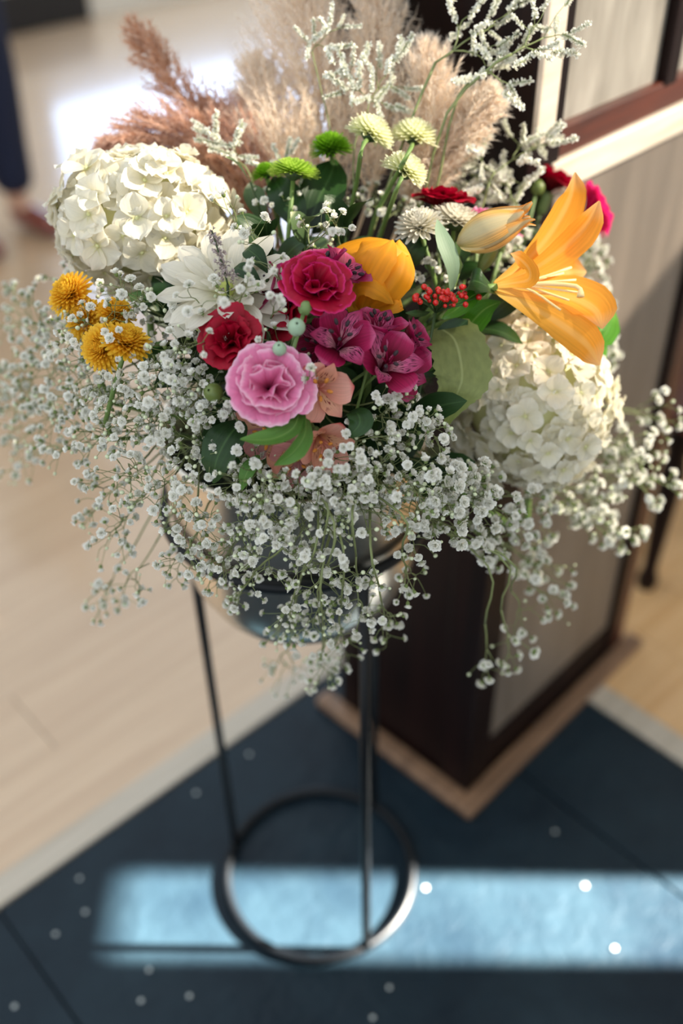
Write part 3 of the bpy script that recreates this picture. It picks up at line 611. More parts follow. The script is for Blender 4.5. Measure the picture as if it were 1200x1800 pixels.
# ------------------------------------------------------------------ carnations
S_ = 0.8 / F_PX
carnation(560, 492, -0.012, 60 * S_, cv(0.25, 0.5, 0.8), M_car, 'a', 'large crimson magenta carnation, the topmost of the central ones')
carnation(492, 540, 0.02, 56 * S_, cv(-0.6, 0.1, 0.8), M_card, 'b', 'dark red carnation tucked under the large crimson one')
carnation(402, 594, -0.012, 55 * S_, cv(-0.15, 0.25, 0.95), M_card, 'b', 'deep red carnation directly above and left of the pink one', spin=0.5)
carnation(474, 674, -0.026, 68 * S_, cv(0.1, 0.15, 1), M_carp, 'p', 'pale pink ruffled carnation near the middle of the bouquet', nl=(7, 7, 8))
carnation(780, 344, 0.05, 56 * S_, cv(0.1, 1, 0.25), M_card, 'b', 'crimson carnation behind the white chrysanthemums, left of the lily bud')
carnation(974, 312, 0.03, 58 * S_, cv(0.3, 0.8, 0.3), M_card, 'b', 'dark red half-open carnation behind the lily top petal', nl=(6, 6, 5))
carnation(1050, 370, 0.01, 62 * S_, cv(1, 0.35, 0.1), M_carm, 'm', 'bright magenta carnation at the far right beside the lily')
carnation(845, 374, 0.06, 32 * S_, cv(0.1, 0.9, 0.3), M_carp, 'p', 'small pink carnation peeking out above the lily bud', nl=(6, 5, 4))
carnation(893, 405, 0.06, 30 * S_, cv(0.3, 0.9, 0.3), M_carp, 'p', 'small pink carnation half hidden below the lily bud', nl=(6, 5, 4))

# ------------------------------------------------------------------ alstroemerias
al = 84 * S_
alstro(603, 588, -0.012, al, cv(0.15, 0.25, 1), 'm', 'magenta striped alstroemeria in front, right of the pale round bud', spin=0.3)
alstro(690, 630, -0.010, al, cv(0.3, 0.2, 0.9), 'm', 'magenta striped alstroemeria at the right of the central cluster', spin=1.2)
alstro(672, 560, 0.006, al * 0.95, cv(0.25, 0.8, 0.5), 'm', 'magenta alstroemeria just under the golden lily', spin=2.2, opening=0.15)
alstro(722, 655, 0.012, al * 0.95, cv(0.7, -0.3, 0.7), 'm', 'magenta alstroemeria touching the serrated leaf', spin=0.8)
alstro(735, 590, 0.02, al * 0.85, cv(0.8, 0.5, 0.4), 'm', 'magenta alstroemeria below the red berries', spin=0.2, opening=0.2)
alstro(455, 505, 0.018, al * 0.95, cv(-0.8, 0.35, 0.6), 'm', 'magenta alstroemeria left of the large crimson carnation', spin=0.9)
alstro(565, 452, 0.016, al, cv(-0.1, 0.85, 0.4), 'm', 'magenta alstroemeria rising above the large crimson carnation', spin=1.9, opening=0.2)
alstro(615, 468, 0.014, al * 0.95, cv(0.55, 0.6, 0.5), 'm', 'magenta alstroemeria between crimson carnation and golden lily', spin=2.9, opening=0.1)
alstro(553, 610, 0.022, al * 0.9, cv(-0.5, -0.2, 0.8), 'm', 'dark magenta alstroemeria under the pale round bud', spin=2.0)
alstro(568, 690, -0.012, al * 1.0, cv(0.3, -0.35, 0.9), 'p', 'peach alstroemeria directly right of the pink carnation', spin=0.5)
pa = alstro(575, 788, -0.004, al * 0.9, cv(0.3, -0.5, 0.75), 'p', 'lower peach alstroemeria right of the curved green leaves', spin=1.5)
pd_ = alstro(468, 765, 0.010, al * 1.0, cv(-0.4, -0.3, 0.8), 'd', 'dusky pink alstroemeria underneath the curved green leaves', spin=2.4, opening=-0.25)
alstro(525, 822, 0.012, al * 0.85, cv(0.0, -0.6, 0.7), 'd', 'dusky pink alstroemeria lowest of all above the baby\'s breath', spin=0.9, opening=-0.2)
ZC = 0.765
leaf(pa, px((528, 715, ZC), (515, 752, ZC - 0.012), (475, 772, ZC - 0.018), (422, 772, ZC - 0.012)), 0.021, M_leaf, cv(0.1, 0.7, 0.7), [(0, 0.35), (0.3, 0.8), (0.55, 1), (0.8, 0.85), (1, 0.08)], 0.3)
leaf(pa, px((538, 735, ZC), (535, 765, ZC - 0.012), (515, 795, ZC - 0.02), (482, 818, ZC - 0.016)), 0.017, M_leaf, cv(0.7, -0.1, 0.7), [(0, 0.4), (0.3, 0.9), (0.6, 0.95), (0.85, 0.6), (1, 0.05)], 0.35)
leaf(pd_, px((425, 740, 0.80), (400, 770, 0.79), (380, 810, 0.79), (375, 850, 0.80)), 0.036, M_dleaf, cv(-0.3, 0.4, 0.9), OV)
leaf(pd_, px((455, 800, 0.79), (440, 820, 0.785), (430, 840, 0.785), (425, 862, 0.79)), 0.014, M_leaf, cv(-0.3, 0.4, 0.9), OV)
leaf(pa, px((600, 735, 0.79), (625, 725, 0.775), (632, 745, 0.77), (610, 770, 0.775)), 0.022, M_dleaf, cv(0.3, 0.5, 0.8))

# ------------------------------------------------------------------ chrysanthemums
mum(126, 517, -0.02, 52 * S_, cv(-0.5, 0.5, 0.7), M_yel, 'yellow chrysanthemum under the left edge of the left hydrangea', n=230, flat=0.8)
mum(150, 562, -0.005, 46 * S_, cv(-0.5, 0.2, 0.8), M_yel, 'yellow chrysanthemum second from the left, half hidden by blossoms', n=230, flat=0.8)
mum(182, 612, -0.015, 50 * S_, cv(-0.5, 0.0, 0.85), M_yel, 'yellow chrysanthemum lowest of the yellow ones, behind baby\'s breath', n=230, flat=0.8)
mum(222, 604, -0.02, 50 * S_, cv(0.3, 0.75, 0.6), M_yel, 'yellow chrysanthemum rightmost of the yellow ones, petals fanned', n=230, flat=0.8)
mum(203, 552, 0.01, 42 * S_, cv(0.2, 0.6, 0.6), M_yel, 'small yellow chrysanthemum in shade above the fanned one', n=200)
mum(516, 303, 0.05, 56 * S_, cv(0.1, 1, 0.25), M_grn, 'lime green button chrysanthemum in front of two darker ones', n=300, flat=0.6, pw=0.13, lp=0.95)
mum(580, 262, 0.07, 50 * S_, cv(-0.1, 0.9, 0.5), M_dgrn, 'deep green button chrysanthemum left of the pale yellow ones', n=260, pw=0.14)
mum(468, 306, 0.08, 34 * S_, cv(-0.2, 0.9, 0.4), M_dgrn, 'small dark green chrysanthemum left of the lime green one', n=220, pw=0.14)
ST = dict(n=210, flat=0.85, pw=0.22, curl=0.7)
mum(650, 236, 0.015, 54 * S_, cv(0.4, 0.85, 0.25), M_lem, 'pale lemon chrysanthemum on a tall stem, left of the three', stemvia=px((635, 262, 0.83), (625, 330, 0.9), (600, 420, 0.93)), **ST)
mum(727, 242, 0.02, 56 * S_, cv(0.15, 0.9, 0.3), M_lem, 'pale lemon chrysanthemum, upper right of the three', stemvia=px((716, 272, 0.84), (680, 340, 0.91), (645, 420, 0.94)), **ST)
mum(711, 302, 0.02, 52 * S_, cv(0.45, 0.8, 0.3), M_lem, 'pale lemon chrysanthemum, lowest of the three', stemvia=px((700, 325, 0.835), (680, 380, 0.9), (655, 450, 0.94)), **ST)
mum(800, 390, 0.045, 62 * S_, cv(0.2, 0.95, 0.3), M_whm, 'white chrysanthemum directly left of the lily bud', n=200, flat=0.7, pw=0.22)
mum(738, 400, 0.045, 56 * S_, cv(-0.2, 0.8, 0.6), M_whm, 'white chrysanthemum right of and behind the golden lily', n=150, flat=0.8, pw=0.22)
mum(828, 398, 0.07, 44 * S_, cv(0.2, 0.9, 0.3), M_whm, 'white chrysanthemum just behind the lily bud', n=150, flat=0.8, pw=0.22)
# the large white one, its petals counted singly
p = D(400, 518, 0.022); Rm = frame(cv(-0.05, 0.5, 0.9), 0.2)
wm = thing('chrysanthemum', p, 'large white chrysanthemum with long petals left of the crimson carnation', 'flower')
wp = [MB().add(*petal(1, 0.34, [(0, 0.4), (0.4, 0.85), (0.75, 1), (0.93, 0.7), (1, 0.2)], 7, 4, 0.12 * k + 0.05, -0.15 * k, cup=0.25, ruf=0.02, ph=k)).mesh('petal', M_whm) for k in range(3)]
for ring, (n, el, l) in enumerate(((15, -0.05, 128), (13, 0.14, 118), (11, 0.36, 92), (9, 0.75, 56))):
    for i in range(n):
        a = 2 * math.pi * (i + ring * 0.5) / n + R_.uniform(-0.08, 0.08)
        put('petal', wp[R_.randrange(3)], wm, m4(Rm @ rotz(a) @ rotx(el + R_.uniform(-0.1, 0.1)), Rm @ rotz(a) @ np.array([0, 0.003, 0.002 * ring]), l * S_ * R_.uniform(0.9, 1.08)))
put('flower_eye', MB().add(*ball(0.008, 12, 8, 0.7)).mesh('flower_eye', simple('lime_eye', (196, 206, 110), 0.6, bump=0.5, bscale=900)), wm, m4(Rm, Rm @ np.array([0, 0, 0.006])))
stem(wm, p - unit(cv(0.1, 0.65, 0.8)) * 0.006, cv(0.1, 0.65, 0.8), 0.0028)

# ------------------------------------------------------------------ carnation buds, berries, heather
def bud(x, y, off, r, facing, m, label):
    p = D(x, y, off); Rm = frame(facing); t = thing('carnation_bud', p, label, 'flower bud')
    put('bud', MB().add(*lathe([(0.001, -1.0 * r), (0.55 * r, -0.85 * r), (0.95 * r, -0.35 * r), (1.0 * r, 0.1 * r), (0.8 * r, 0.65 * r), (0.45 * r, 0.95 * r), (0.12 * r, 1.12 * r), (0.001, 1.05 * r)], 14)).mesh('bud', m), t, m4(Rm))
    for k in range(4):
        V, Fc, U = petal(1.1 * r, 0.7 * r, [(0, 0.8), (0.5, 0.9), (1, 0.05)], 4, 2, 1.2, 0.3, cup=0.5)
        a = k * math.pi / 2; put('sepal', MB().add(V, Fc, U).mesh('sepal', m), t, m4(Rm @ rotz(a), Rm @ (rotz(a) @ np.array([0, 0.8 * r, -0.75 * r]))))
    stem(t, p - unit(facing) * 0.95 * r, facing, 0.0016, M_cal)
bud(521, 575, -0.03, 15 * S_, cv(0.1, 0.2, 1), M_pbud, 'pale green round bud just below the large crimson carnation')
bud(491, 613, -0.03, 12 * S_, cv(0, 0.3, 1), M_pbud, 'small pale bud at the top edge of the pink carnation')
bud(375, 690, -0.01, 17 * S_, cv(-0.3, 0.1, 0.9), M_gb, 'olive green oval bud left of the pink carnation')
bud(536, 542, -0.018, 12 * S_, cv(0.3, 0.9, 0.3), M_cal, 'narrow green bud hanging under the large crimson carnation')
bud(945, 330, 0.05, 16 * S_, cv(0.3, 0.9, 0.2), M_gb, 'green bud left of the dark red half-open carnation')
bt = thing('berry_sprig', D(790, 520, 0.015), 'sprig of tiny bright red berries below the lily bud', 'berries')
bm = [MB().add(*ball(0.0024, 8, 6)).mesh('berry', M_berry)]
mbs = MB()
for i in range(46):
    q = D(NR.normal(790, 22) if i < 32 else NR.normal(752, 12), 520 + NR.normal(0, 11), 0.012 + NR.normal(0, 0.005))
    put('berry', bm[0], bt, m4(None, q - at(bt), R_.uniform(0.7, 1.2)))
    mbs.add(*tube(spline([q, (q + D(770, 545, 0.03)) / 2, D(765, 550, 0.035)], 4) - at(bt), 0.0005, 4))
put('twigs', mbs.mesh('twigs', M_dstem), bt); stem(bt, D(765, 550, 0.035), cv(0.2, 0.8, 0.2), 0.0014, M_dstem)
leaf(bt, [D(755, 548, 0.02), D(735, 552, 0.015), D(712, 550, 0.02)], 0.01, M_dleaf, cv(0, 0.6, 0.7))
ht = thing('heather_sprig', D(385, 450, -0.02), 'greyish lilac heather sprig right of the left hydrangea', 'sprig')
pts = spline([D(400, 500, 0.0), D(392, 470, -0.01), D(372, 405, -0.025)], 12); mb = MB(); cup_ = petal(0.0036, 0.003, LP2, 2, 2, 1.1, -0.4, cup=0.6)
for i in range(150):
    t = (i / 150) ** 0.9; c = pts[min(10, int(t * 11))]; c = c + (pts[min(11, int(t * 11) + 1)] - c) * ((t * 11) % 1)
    d = unit(NR.normal(0, 1, 3) + cv(0, 0.4, 0.2)); w_ = 0.010 * (1 - t * 0.8)
    mb.add(*cup_, 0, m4(frame(d, R_.uniform(0, 6)), c + d * w_ * R_.uniform(0.2, 1)))
put('florets', MB().add(np.concatenate(mb.V) - at(ht), mb.F, np.concatenate(mb.U)).mesh('florets', M_heath), ht, kind='stuff')
stem(ht, pts[0], cv(0, 0.9, 0.3), 0.0012, M_dstem); put('twig', MB().add(*tube(pts - at(ht), 0.0008, 5)).mesh('twig', M_dstem), ht)

# ------------------------------------------------------------------ foliage sprigs
def sprig(tip, n, label, ml, Ls, Ws, name='foliage_sprig', group=None, prof=OV, spread=1.0):
    t = thing(name, tip, label, 'foliage', group); a = anchor(0.05)
    pts = spline([a, a + (tip - a) * 0.5 + np.array([0, 0, 0.015]), tip], 14)
    put('stem', MB().add(*tube(pts - at(t), np.linspace(0.0024, 0.001, 14), 6)).mesh('stem', M_dstem), t)
    for i in range(n):
        u = 0.40 + 0.6 * i / max(1, n - 1); q = pts[int(u * 13)]; ax = unit(pts[13] - pts[10])
        ph = i * 2.4; Rm = frame(ax, ph); d = unit(Rm @ np.array([spread, 0, 0.75 if i < n - 2 else 1.6]))
        L = Ls * R_.uniform(0.75, 1.1)
        leaf(t, [q, q + d * L * 0.5 + ax * L * 0.08, q + d * L - ez * L * 0.1], Ws * R_.uniform(0.8, 1.1), ml, unit(ax + cv(0, 0.2, 0.7)), prof, 0.2, 8, 4, ph=i)
FN = ['left of the variegated sprig', 'right of the variegated sprig', 'between deep red and pink carnations', 'below the large white chrysanthemum', 'below the magenta alstroemerias', 'left of the serrated leaf tip', 'behind the pale round bud', 'left of the lily bud leaf', 'under the open lily stem', 'between lily and right hydrangea', 'behind the golden lily', 'under the left hydrangea', 'left of the curved green leaves', 'behind the large crimson carnation', 'beside the serrated leaf', 'low over the pot rim', 'at the foot of the magenta alstroemeria', 'behind the lime green chrysanthemum']
FOL = [(470, 420, 0.06), (610, 400, 0.08), (430, 640, 0.07), (350, 640, 0.07), (640, 720, 0.07), (720, 730, 0.07), (560, 640, 0.09), (800, 470, 0.09), (850, 560, 0.08), (900, 560, 0.1), (690, 480, 0.09), (300, 560, 0.08), (400, 760, 0.07), (500, 560, 0.09), (760, 620, 0.07), (740, 830, 0.08), (660, 640, 0.1), (560, 350, 0.14)]
for i, (x, y, o) in enumerate(FOL):
    sprig(D(x, y, o), 9, 'dark green leafy sprig ' + FN[i], M_dleaf, 0.055, 0.026, group='dark leafy sprigs between the flowers')
vs_ = sprig(D(540, 395, 0.05), 9, 'cream edged variegated sprig above the large crimson carnation', M_vleaf, 0.036, 0.025, name='pittosporum_sprig')
sprig(D(440, 320, 0.06), 6, 'cream edged variegated sprig beside the left hydrangea top', M_vleaf, 0.045, 0.02, name='pittosporum_sprig', prof=LP)
ls = thing('leafy_stem', D(560, 320, 0.09), 'broad dark leaf pair under the green chrysanthemums', 'foliage')
leaf(ls, [D(540, 400, 0.1), D(560, 350, 0.085), D(580, 310, 0.085), D(590, 280, 0.09)], 0.04, M_dleaf, cv(0.2, 0.2, 1), OV)
leaf(ls, [D(530, 400, 0.09), D(510, 360, 0.08), D(490, 330, 0.08), D(480, 310, 0.09)], 0.03, M_dleaf, cv(-0.2, 0.2, 1), OV)
stem(ls, D(538, 405, 0.1), cv(0, 0.9, 0.2), 0.002, M_dstem)
ls2 = thing('leafy_stem', D(455, 450, 0.01), 'pointed dark leaf pair left of the large crimson carnation', 'foliage')
leaf(ls2, [D(470, 480, 0.01), D(455, 455, 0.0), D(438, 440, 0.0), D(432, 438, 0.004)], 0.016, M_dleaf, cv(-0.2, 0.4, 1))
leaf(ls2, [D(460, 500, 0.01), D(440, 482, 0.002), D(420, 472, 0.002), D(412, 470, 0.006)], 0.014, M_dleaf, cv(-0.2, 0.4, 1))
stem(ls2, D(470, 490, 0.012), cv(0, 0.8, 0.2), 0.0018, M_dstem)

# ------------------------------------------------------------------ branching sprays
def grow(base, pts, edges, lvl=0, rng=NR, first=0.5, r0=0.0009):
    pts = np.asarray(pts)
    if len(pts) == 1:
        edges.append((base, pts[0], max(0.00032, r0 * 0.6))); return
    c = pts.mean(0); node = base + (c - base) * (first if lvl == 0 else rng.uniform(0.38, 0.55))
    edges.append((base, node, r0)); k = 2 if len(pts) < 6 else 3
    cen = pts[rng.choice(len(pts), k, replace=False)]
    for _ in range(4):
        lab = ((pts[:, None] - cen[None]) ** 2).sum(2).argmin(1)
        for j in range(k):
            if (lab == j).any(): cen[j] = pts[lab == j].mean(0)
    if len(set(lab.tolist())) == 1: lab = np.arange(len(pts)) % k
    for j in range(k):
        if (lab == j).any(): grow(node, pts[lab == j], edges, lvl + 1, rng, first, max(0.0004, r0 * 0.72))
def bend(a, b, sag):
    m = (a + b) / 2 + NR.normal(0, 0.06, 3) * np.linalg.norm(b - a) + np.array([0, 0, sag * np.linalg.norm(b - a)])
    return spline([a, m, b], 5)
def blossom_mesh(kind, seed):
    g = np.random.default_rng(seed); mb = MB(); R = 0.0050
    if kind == 'open':
        for lay, (n, el, l) in enumerate(((6, 0.15, 1.0), (6, 0.55, 0.95), (5, 1.0, 0.85), (3, 1.4, 0.7))):
            for i in range(n):
                a = 2 * math.pi * (i + lay * 0.5) / n + g.uniform(-0.25, 0.25)
                V, Fc, U = petal(R * l * g.uniform(0.85, 1.1), R * 0.95, [(0, 0.25), (0.6, 0.85), (1, 0.8)], 2, 3, el + 0.3, -0.5, ruf=R * 0.14, rk=4, ph=g.uniform(0, 6), fan=0.15, zig=0.05)
                mb.add(V, Fc, U, 0, m4(rotz(a), (0, 0, R * 0.05 * lay)))
    else:
        for lay, (n, el, l) in enumerate(((5, 1.0, 1.1), (4, 1.25, 1.0), (3, 1.45, 0.9))):
            for i in range(n):
                a = 2 * math.pi * (i + lay * 0.4) / n + g.uniform(-0.2, 0.2)
                V, Fc, U = petal(R * l * g.uniform(0.9, 1.1), R * 0.8, [(0, 0.4), (0.6, 0.9), (1, 0.75)], 2, 3, el, -0.35, cup=0.3, ruf=R * 0.1, rk=4, ph=g.uniform(0, 6), fan=0.12, zig=0.05)
                mb.add(V, Fc, U, 0, m4(rotz(a), (0, 0, 0)))
    mb.add(*lathe([(0.0003, -R * 0.45), (R * 0.3, -R * 0.25), (R * 0.38, R * 0.1), (R * 0.3, R * 0.28)], 6), 1)
    return mb.mesh('blossom', [M_gpet, M_gcal])
BL = [blossom_mesh('open', s) for s in range(5)] + [blossom_mesh('half', s) for s in range(3)]
def gypsophila(x, y, rx, ry, off, n, label, group, via=None, bl=(0.8, 1.15), dz=0.035, halfp=0.3):
    pts = []
    for _ in range(int(n * 1.45)):
        a, r = NR.uniform(0, 6.28), math.sqrt(NR.uniform(0, 1))
        pts.append(D(x + rx * r * math.cos(a), y + ry * r * math.sin(a), off + NR.uniform(-dz, dz)))
    pts = np.array(pts); c = pts.mean(0); a = anchor(0.09)
    t = thing('babys_breath', c, label, 'baby\'s breath', group)
    if via is None: v = a + (c - a) * 0.5 + np.array([0, 0, 0.04])
    else: v = D(*via)
    hd = v + (c - v) * 0.55
    ed = []; grow(hd, pts, ed)
    mb = MB(); L0 = at(t)
    mb.add(*tube(spline([a, v, hd], 10) - L0, 0.0010, 5))
    ends = {}
    for p_, q, r in ed:
        mb.add(*tube(bend(p_, q, 0.03) - L0, [r, r, r, r * 0.9, r * 0.8], 4)); ends[tuple(np.round(q, 6))] = unit(q - p_)
    put('stems', mb.mesh('stems', M_gstem), t)
    bb = MB(); nb = 0; bV = ball(0.00165, 6, 4, 1.15)
    for i, q in enumerate(pts):
        d = ends.get(tuple(np.round(q, 6)), np.array([0, 0, 1.0])); d = unit(d + NR.normal(0, 0.25, 3) + cv(0, 0.15, 0.1))
        if i < n:
            mm = BL[R_.randrange(5)] if R_.random() > halfp else BL[5 + R_.randrange(3)]
            put('blossom', mm, t, m4(frame(d, R_.uniform(0, 6)), q - L0, R_.uniform(*bl)))
        else: bb.add(*bV, 0, m4(frame(d), q - L0, R_.uniform(0.7, 1.25)))
    if bb.n: put('buds', bb.mesh('buds', M_gbud), t, kind='stuff')

MARK = [('left hydrangea', 250, 385), ('yellow chrysanthemums', 170, 565), ('large white chrysanthemum', 375, 520), ('deep red carnation', 400, 595), ('pink carnation', 474, 674), ('curved green leaves', 480, 775), ('lower peach alstroemeria', 575, 790), ('magenta alstroemeria', 650, 600), ('golden lily', 660, 470), ('serrated leaf', 810, 650), ('right hydrangea', 940, 700), ('open orange lily', 960, 480), ('lily bud', 870, 395), ('lemon chrysanthemums', 700, 260), ('green chrysanthemums', 545, 280), ('olive bud', 375, 690), ('top of the left rod', 345, 960), ('top of the front rod', 635, 1030), ('pot bottom', 600, 1120), ('stand base ring', 560, 1540), ('partition corner', 880, 1000), ('bench foot', 1125, 1035), ('left hydrangea lower edge', 240, 480), ('dark leaf left of the pink flowers', 390, 800)]
USED = set()
def place_label(x, y, noun):
    def rel(mx, my):
        dx, dy = x - mx, y - my; d = math.hypot(dx, dy)
        if d < 26: return 'right over'
        a = 'above' if dy < -abs(dx) * 0.5 else 'below' if dy > abs(dx) * 0.5 else ''
        b_ = 'left of' if dx < -abs(dy) * 0.5 else 'right of' if dx > abs(dy) * 0.5 else ''
        w_ = (a + ' and ' + b_) if a and b_ else (a or b_)
        return ('just ' if d < 90 else 'well ' if d > 210 else '') + w_
    ms = sorted(MARK, key=lambda m: math.hypot(x - m[1], y - m[2]))
    for m in ms[:2]:
        l = '%s %s the %s' % (noun, rel(m[1], m[2]), m[0])
        if l not in USED: USED.add(l); return l
    for i, m in enumerate(ms[:3]):
        for m2 in ms[i + 1:6]:
            l = '%s %s the %s, %s the %s' % (noun, rel(m[1], m[2]), m[0], rel(m2[1], m2[2]), m2[0])
            if l not in USED and len(l.split()) <= 16: USED.add(l); return l
    return l
GROUPS = {
 'left_far': ('soft airy baby\'s breath spray at the far left edge', 'baby\'s breath at the far left edge'),
 'left': ('white baby\'s breath spray in the left skirt of the bouquet', 'baby\'s breath of the left skirt'),
 'yellow': ('baby\'s breath spray crossing in front of the yellow chrysanthemums', 'baby\'s breath before the yellow flowers'),
 'front': ('dense baby\'s breath spray covering the front rim of the pot', 'baby\'s breath over the pot rim'),
 'hang': ('baby\'s breath spray hanging down in front of the metal pot', 'baby\'s breath hanging before the pot'),
 'heart': ('shaded baby\'s breath spray among the central flowers', 'baby\'s breath in the shaded heart'),
 'right': ('large blossomed baby\'s breath spray below the right hydrangea', 'baby\'s breath of the right skirt'),
 'column': ('sunlit baby\'s breath spray edging the right side behind the lily', 'baby\'s breath behind the lily'),
 'top': ('sparse baby\'s breath spray above the crimson carnation', 'baby\'s breath above the carnations'),
 'back': ('blurred baby\'s breath spray at the back below the lemon flowers', 'baby\'s breath at the back'),
}
C_ = {
 'left_far': [(40, 560, 55, 65, .06, 30), (62, 650, 70, 65, .05, 38), (55, 745, 60, 60, .04, 38), (120, 690, 60, 60, .04, 36), (30, 690, 40, 80, .07, 24), (28, 815, 38, 45, .06, 16), (105, 590, 50, 45, .05, 22), (30, 520, 30, 30, .08, 7), (15, 690, 40, 60, .07, 16), (90, 480, 40, 22, .09, 6)],
 'yellow': [(165, 560, 70, 55, -.015, 24), (215, 520, 50, 40, -.015, 16), (185, 610, 55, 35, -.02, 12), (110, 580, 40, 40, -.01, 14)],
 'left': [(200, 690, 80, 55, -.005, 34), (262, 650, 60, 50, 0, 30), (300, 605, 45, 45, .0, 18), (150, 660, 55, 50, 0, 28), (230, 750, 80, 50, 0, 36), (150, 770, 60, 50, 0, 28), (292, 712, 60, 55, .015, 32), (335, 790, 60, 60, .01, 34), (205, 845, 70, 55, 0, 30), (285, 870, 75, 60, -.005, 34), (345, 925, 60, 55, -.005, 30), (195, 945, 55, 55, -.01, 22), (215, 1030, 55, 45, -.015, 16), (170, 1060, 32, 36, -.015, 10), (310, 990, 60, 45, -.01, 22), (95, 800, 50, 40, 0, 12), (335, 690, 45, 50, .02, 22), (380, 1010, 40, 40, -.01, 14), (150, 880, 28, 60, 0, 14)],
 'front': [(430, 850, 70, 40, -.01, 32), (520, 860, 80, 40, -.012, 36), (615, 850, 85, 42, -.012, 40), (700, 840, 75, 50, -.01, 36), (455, 915, 80, 50, -.015, 38), (555, 925, 85, 55, -.02, 44), (655, 900, 80, 50, -.02, 30), (745, 895, 65, 50, -.015, 34), (400, 970, 55, 50, -.015, 26), (660, 860, 80, 45, .02, 30), (500, 900, 90, 50, .02, 30), (600, 820, 60, 25, -.015, 22), (735, 950, 50, 40, -.02, 10)],
 'hang': [(475, 990, 70, 60, -.02, 34, (520, 880, -.02)), (560, 1010, 75, 60, -.03, 28, (570, 880, -.03)), (630, 1050, 60, 65, -.03, 30, (620, 890, -.03)), (560, 1110, 60, 60, -.03, 30, (580, 900, -.04)), (490, 1100, 50, 50, -.02, 18, (560, 920, -.03)), (675, 1105, 40, 55, -.03, 16, (650, 940, -.04)), (715, 1020, 45, 50, -.02, 12, (690, 890, -.03)), (500, 1185, 50, 40, .06, 12, (540, 980, .05)), (560, 1185, 40, 35, -.03, 12, (570, 980, -.04)), (600, 1140, 40, 40, -.03, 14, (600, 950, -.04)), (430, 1050, 40, 40, -.01, 14, (500, 930, -.02))],
 'heart': [(700, 740, 60, 45, .02, 24), (650, 775, 70, 40, .0, 26), (755, 770, 50, 50, .01, 24), (400, 690, 50, 45, .03, 20), (340, 640, 40, 50, .04, 16), (385, 740, 50, 40, .02, 18), (440, 800, 50, 30, .02, 16), (470, 600, 30, 30, .0, 6), (285, 540, 40, 50, .03, 10), (545, 640, 40, 30, .02, 6), (540, 655, 18, 14, -.035, 3), (360, 600, 40, 60, -.02, 8), (410, 500, 45, 40, -.03, 9), (345, 540, 50, 40, -.02, 8), (700, 700, 40, 30, .03, 14)],
 'right': [(795, 870, 65, 55, -.01, 34), (860, 905, 60, 55, 0, 32), (790, 935, 55, 40, -.01, 14), (890, 960, 65, 55, .01, 32), (950, 905, 75, 55, .02, 36), (1015, 865, 65, 55, .03, 34), (1075, 825, 60, 55, .03, 32), (1125, 785, 50, 55, .03, 24), (1165, 735, 32, 50, .04, 10), (1055, 910, 60, 50, .02, 28), (965, 1010, 50, 40, .0, 18), (985, 1060, 30, 45, -.01, 8), (935, 1095, 50, 45, -.02, 7, (860, 960, -.02)), (895, 1150, 60, 40, -.02, 7, (850, 960, -.02)), (850, 1180, 45, 22, -.02, 5, (845, 980, -.02)), (1160, 850, 38, 45, .03, 14), (1100, 935, 40, 40, .02, 14), (820, 840, 60, 40, .02, 28)],
 'column': [(1062, 560, 22, 60, .05, 20), (1062, 630, 22, 45, .05, 18), (1040, 480, 35, 55, .08, 26), (1000, 440, 40, 40, .09, 22), (1075, 600, 14, 60, .07, 14), (1040, 420, 30, 35, .08, 14)],
 'top': [(450, 395, 50, 40, -.01, 7), (560, 395, 50, 25, .0, 7), (600, 380, 40, 25, .02, 5), (470, 470, 35, 25, -.02, 4), (400, 350, 40, 20, .0, 3), (490, 520, 30, 30, -.05, 3)],
 'back': [(600, 345, 60, 35, .13, 26), (690, 350, 60, 35, .13, 26), (560, 420, 40, 25, .09, 10), (790, 470, 50, 40, .1, 22), (870, 420, 60, 50, .12, 34), (930, 440, 50, 50, .12, 26), (900, 500, 40, 30, .1, 18), (490, 345, 50, 30, .1, 18), (840, 330, 60, 30, .14, 26), (720, 470, 40, 30, .1, 16)],
}
for g_, ls_ in C_.items():
    lab, grp = GROUPS[g_]
    for q in ls_:
        big = g_ in ('right', 'column')
        gypsophila(*q[:6], place_label(q[0], q[1], 'baby\'s breath spray'), grp, via=(q[6] if len(q) > 6 else None), bl=(0.95, 1.35) if big else (0.68, 1.06), halfp=0.1 if big else 0.35)

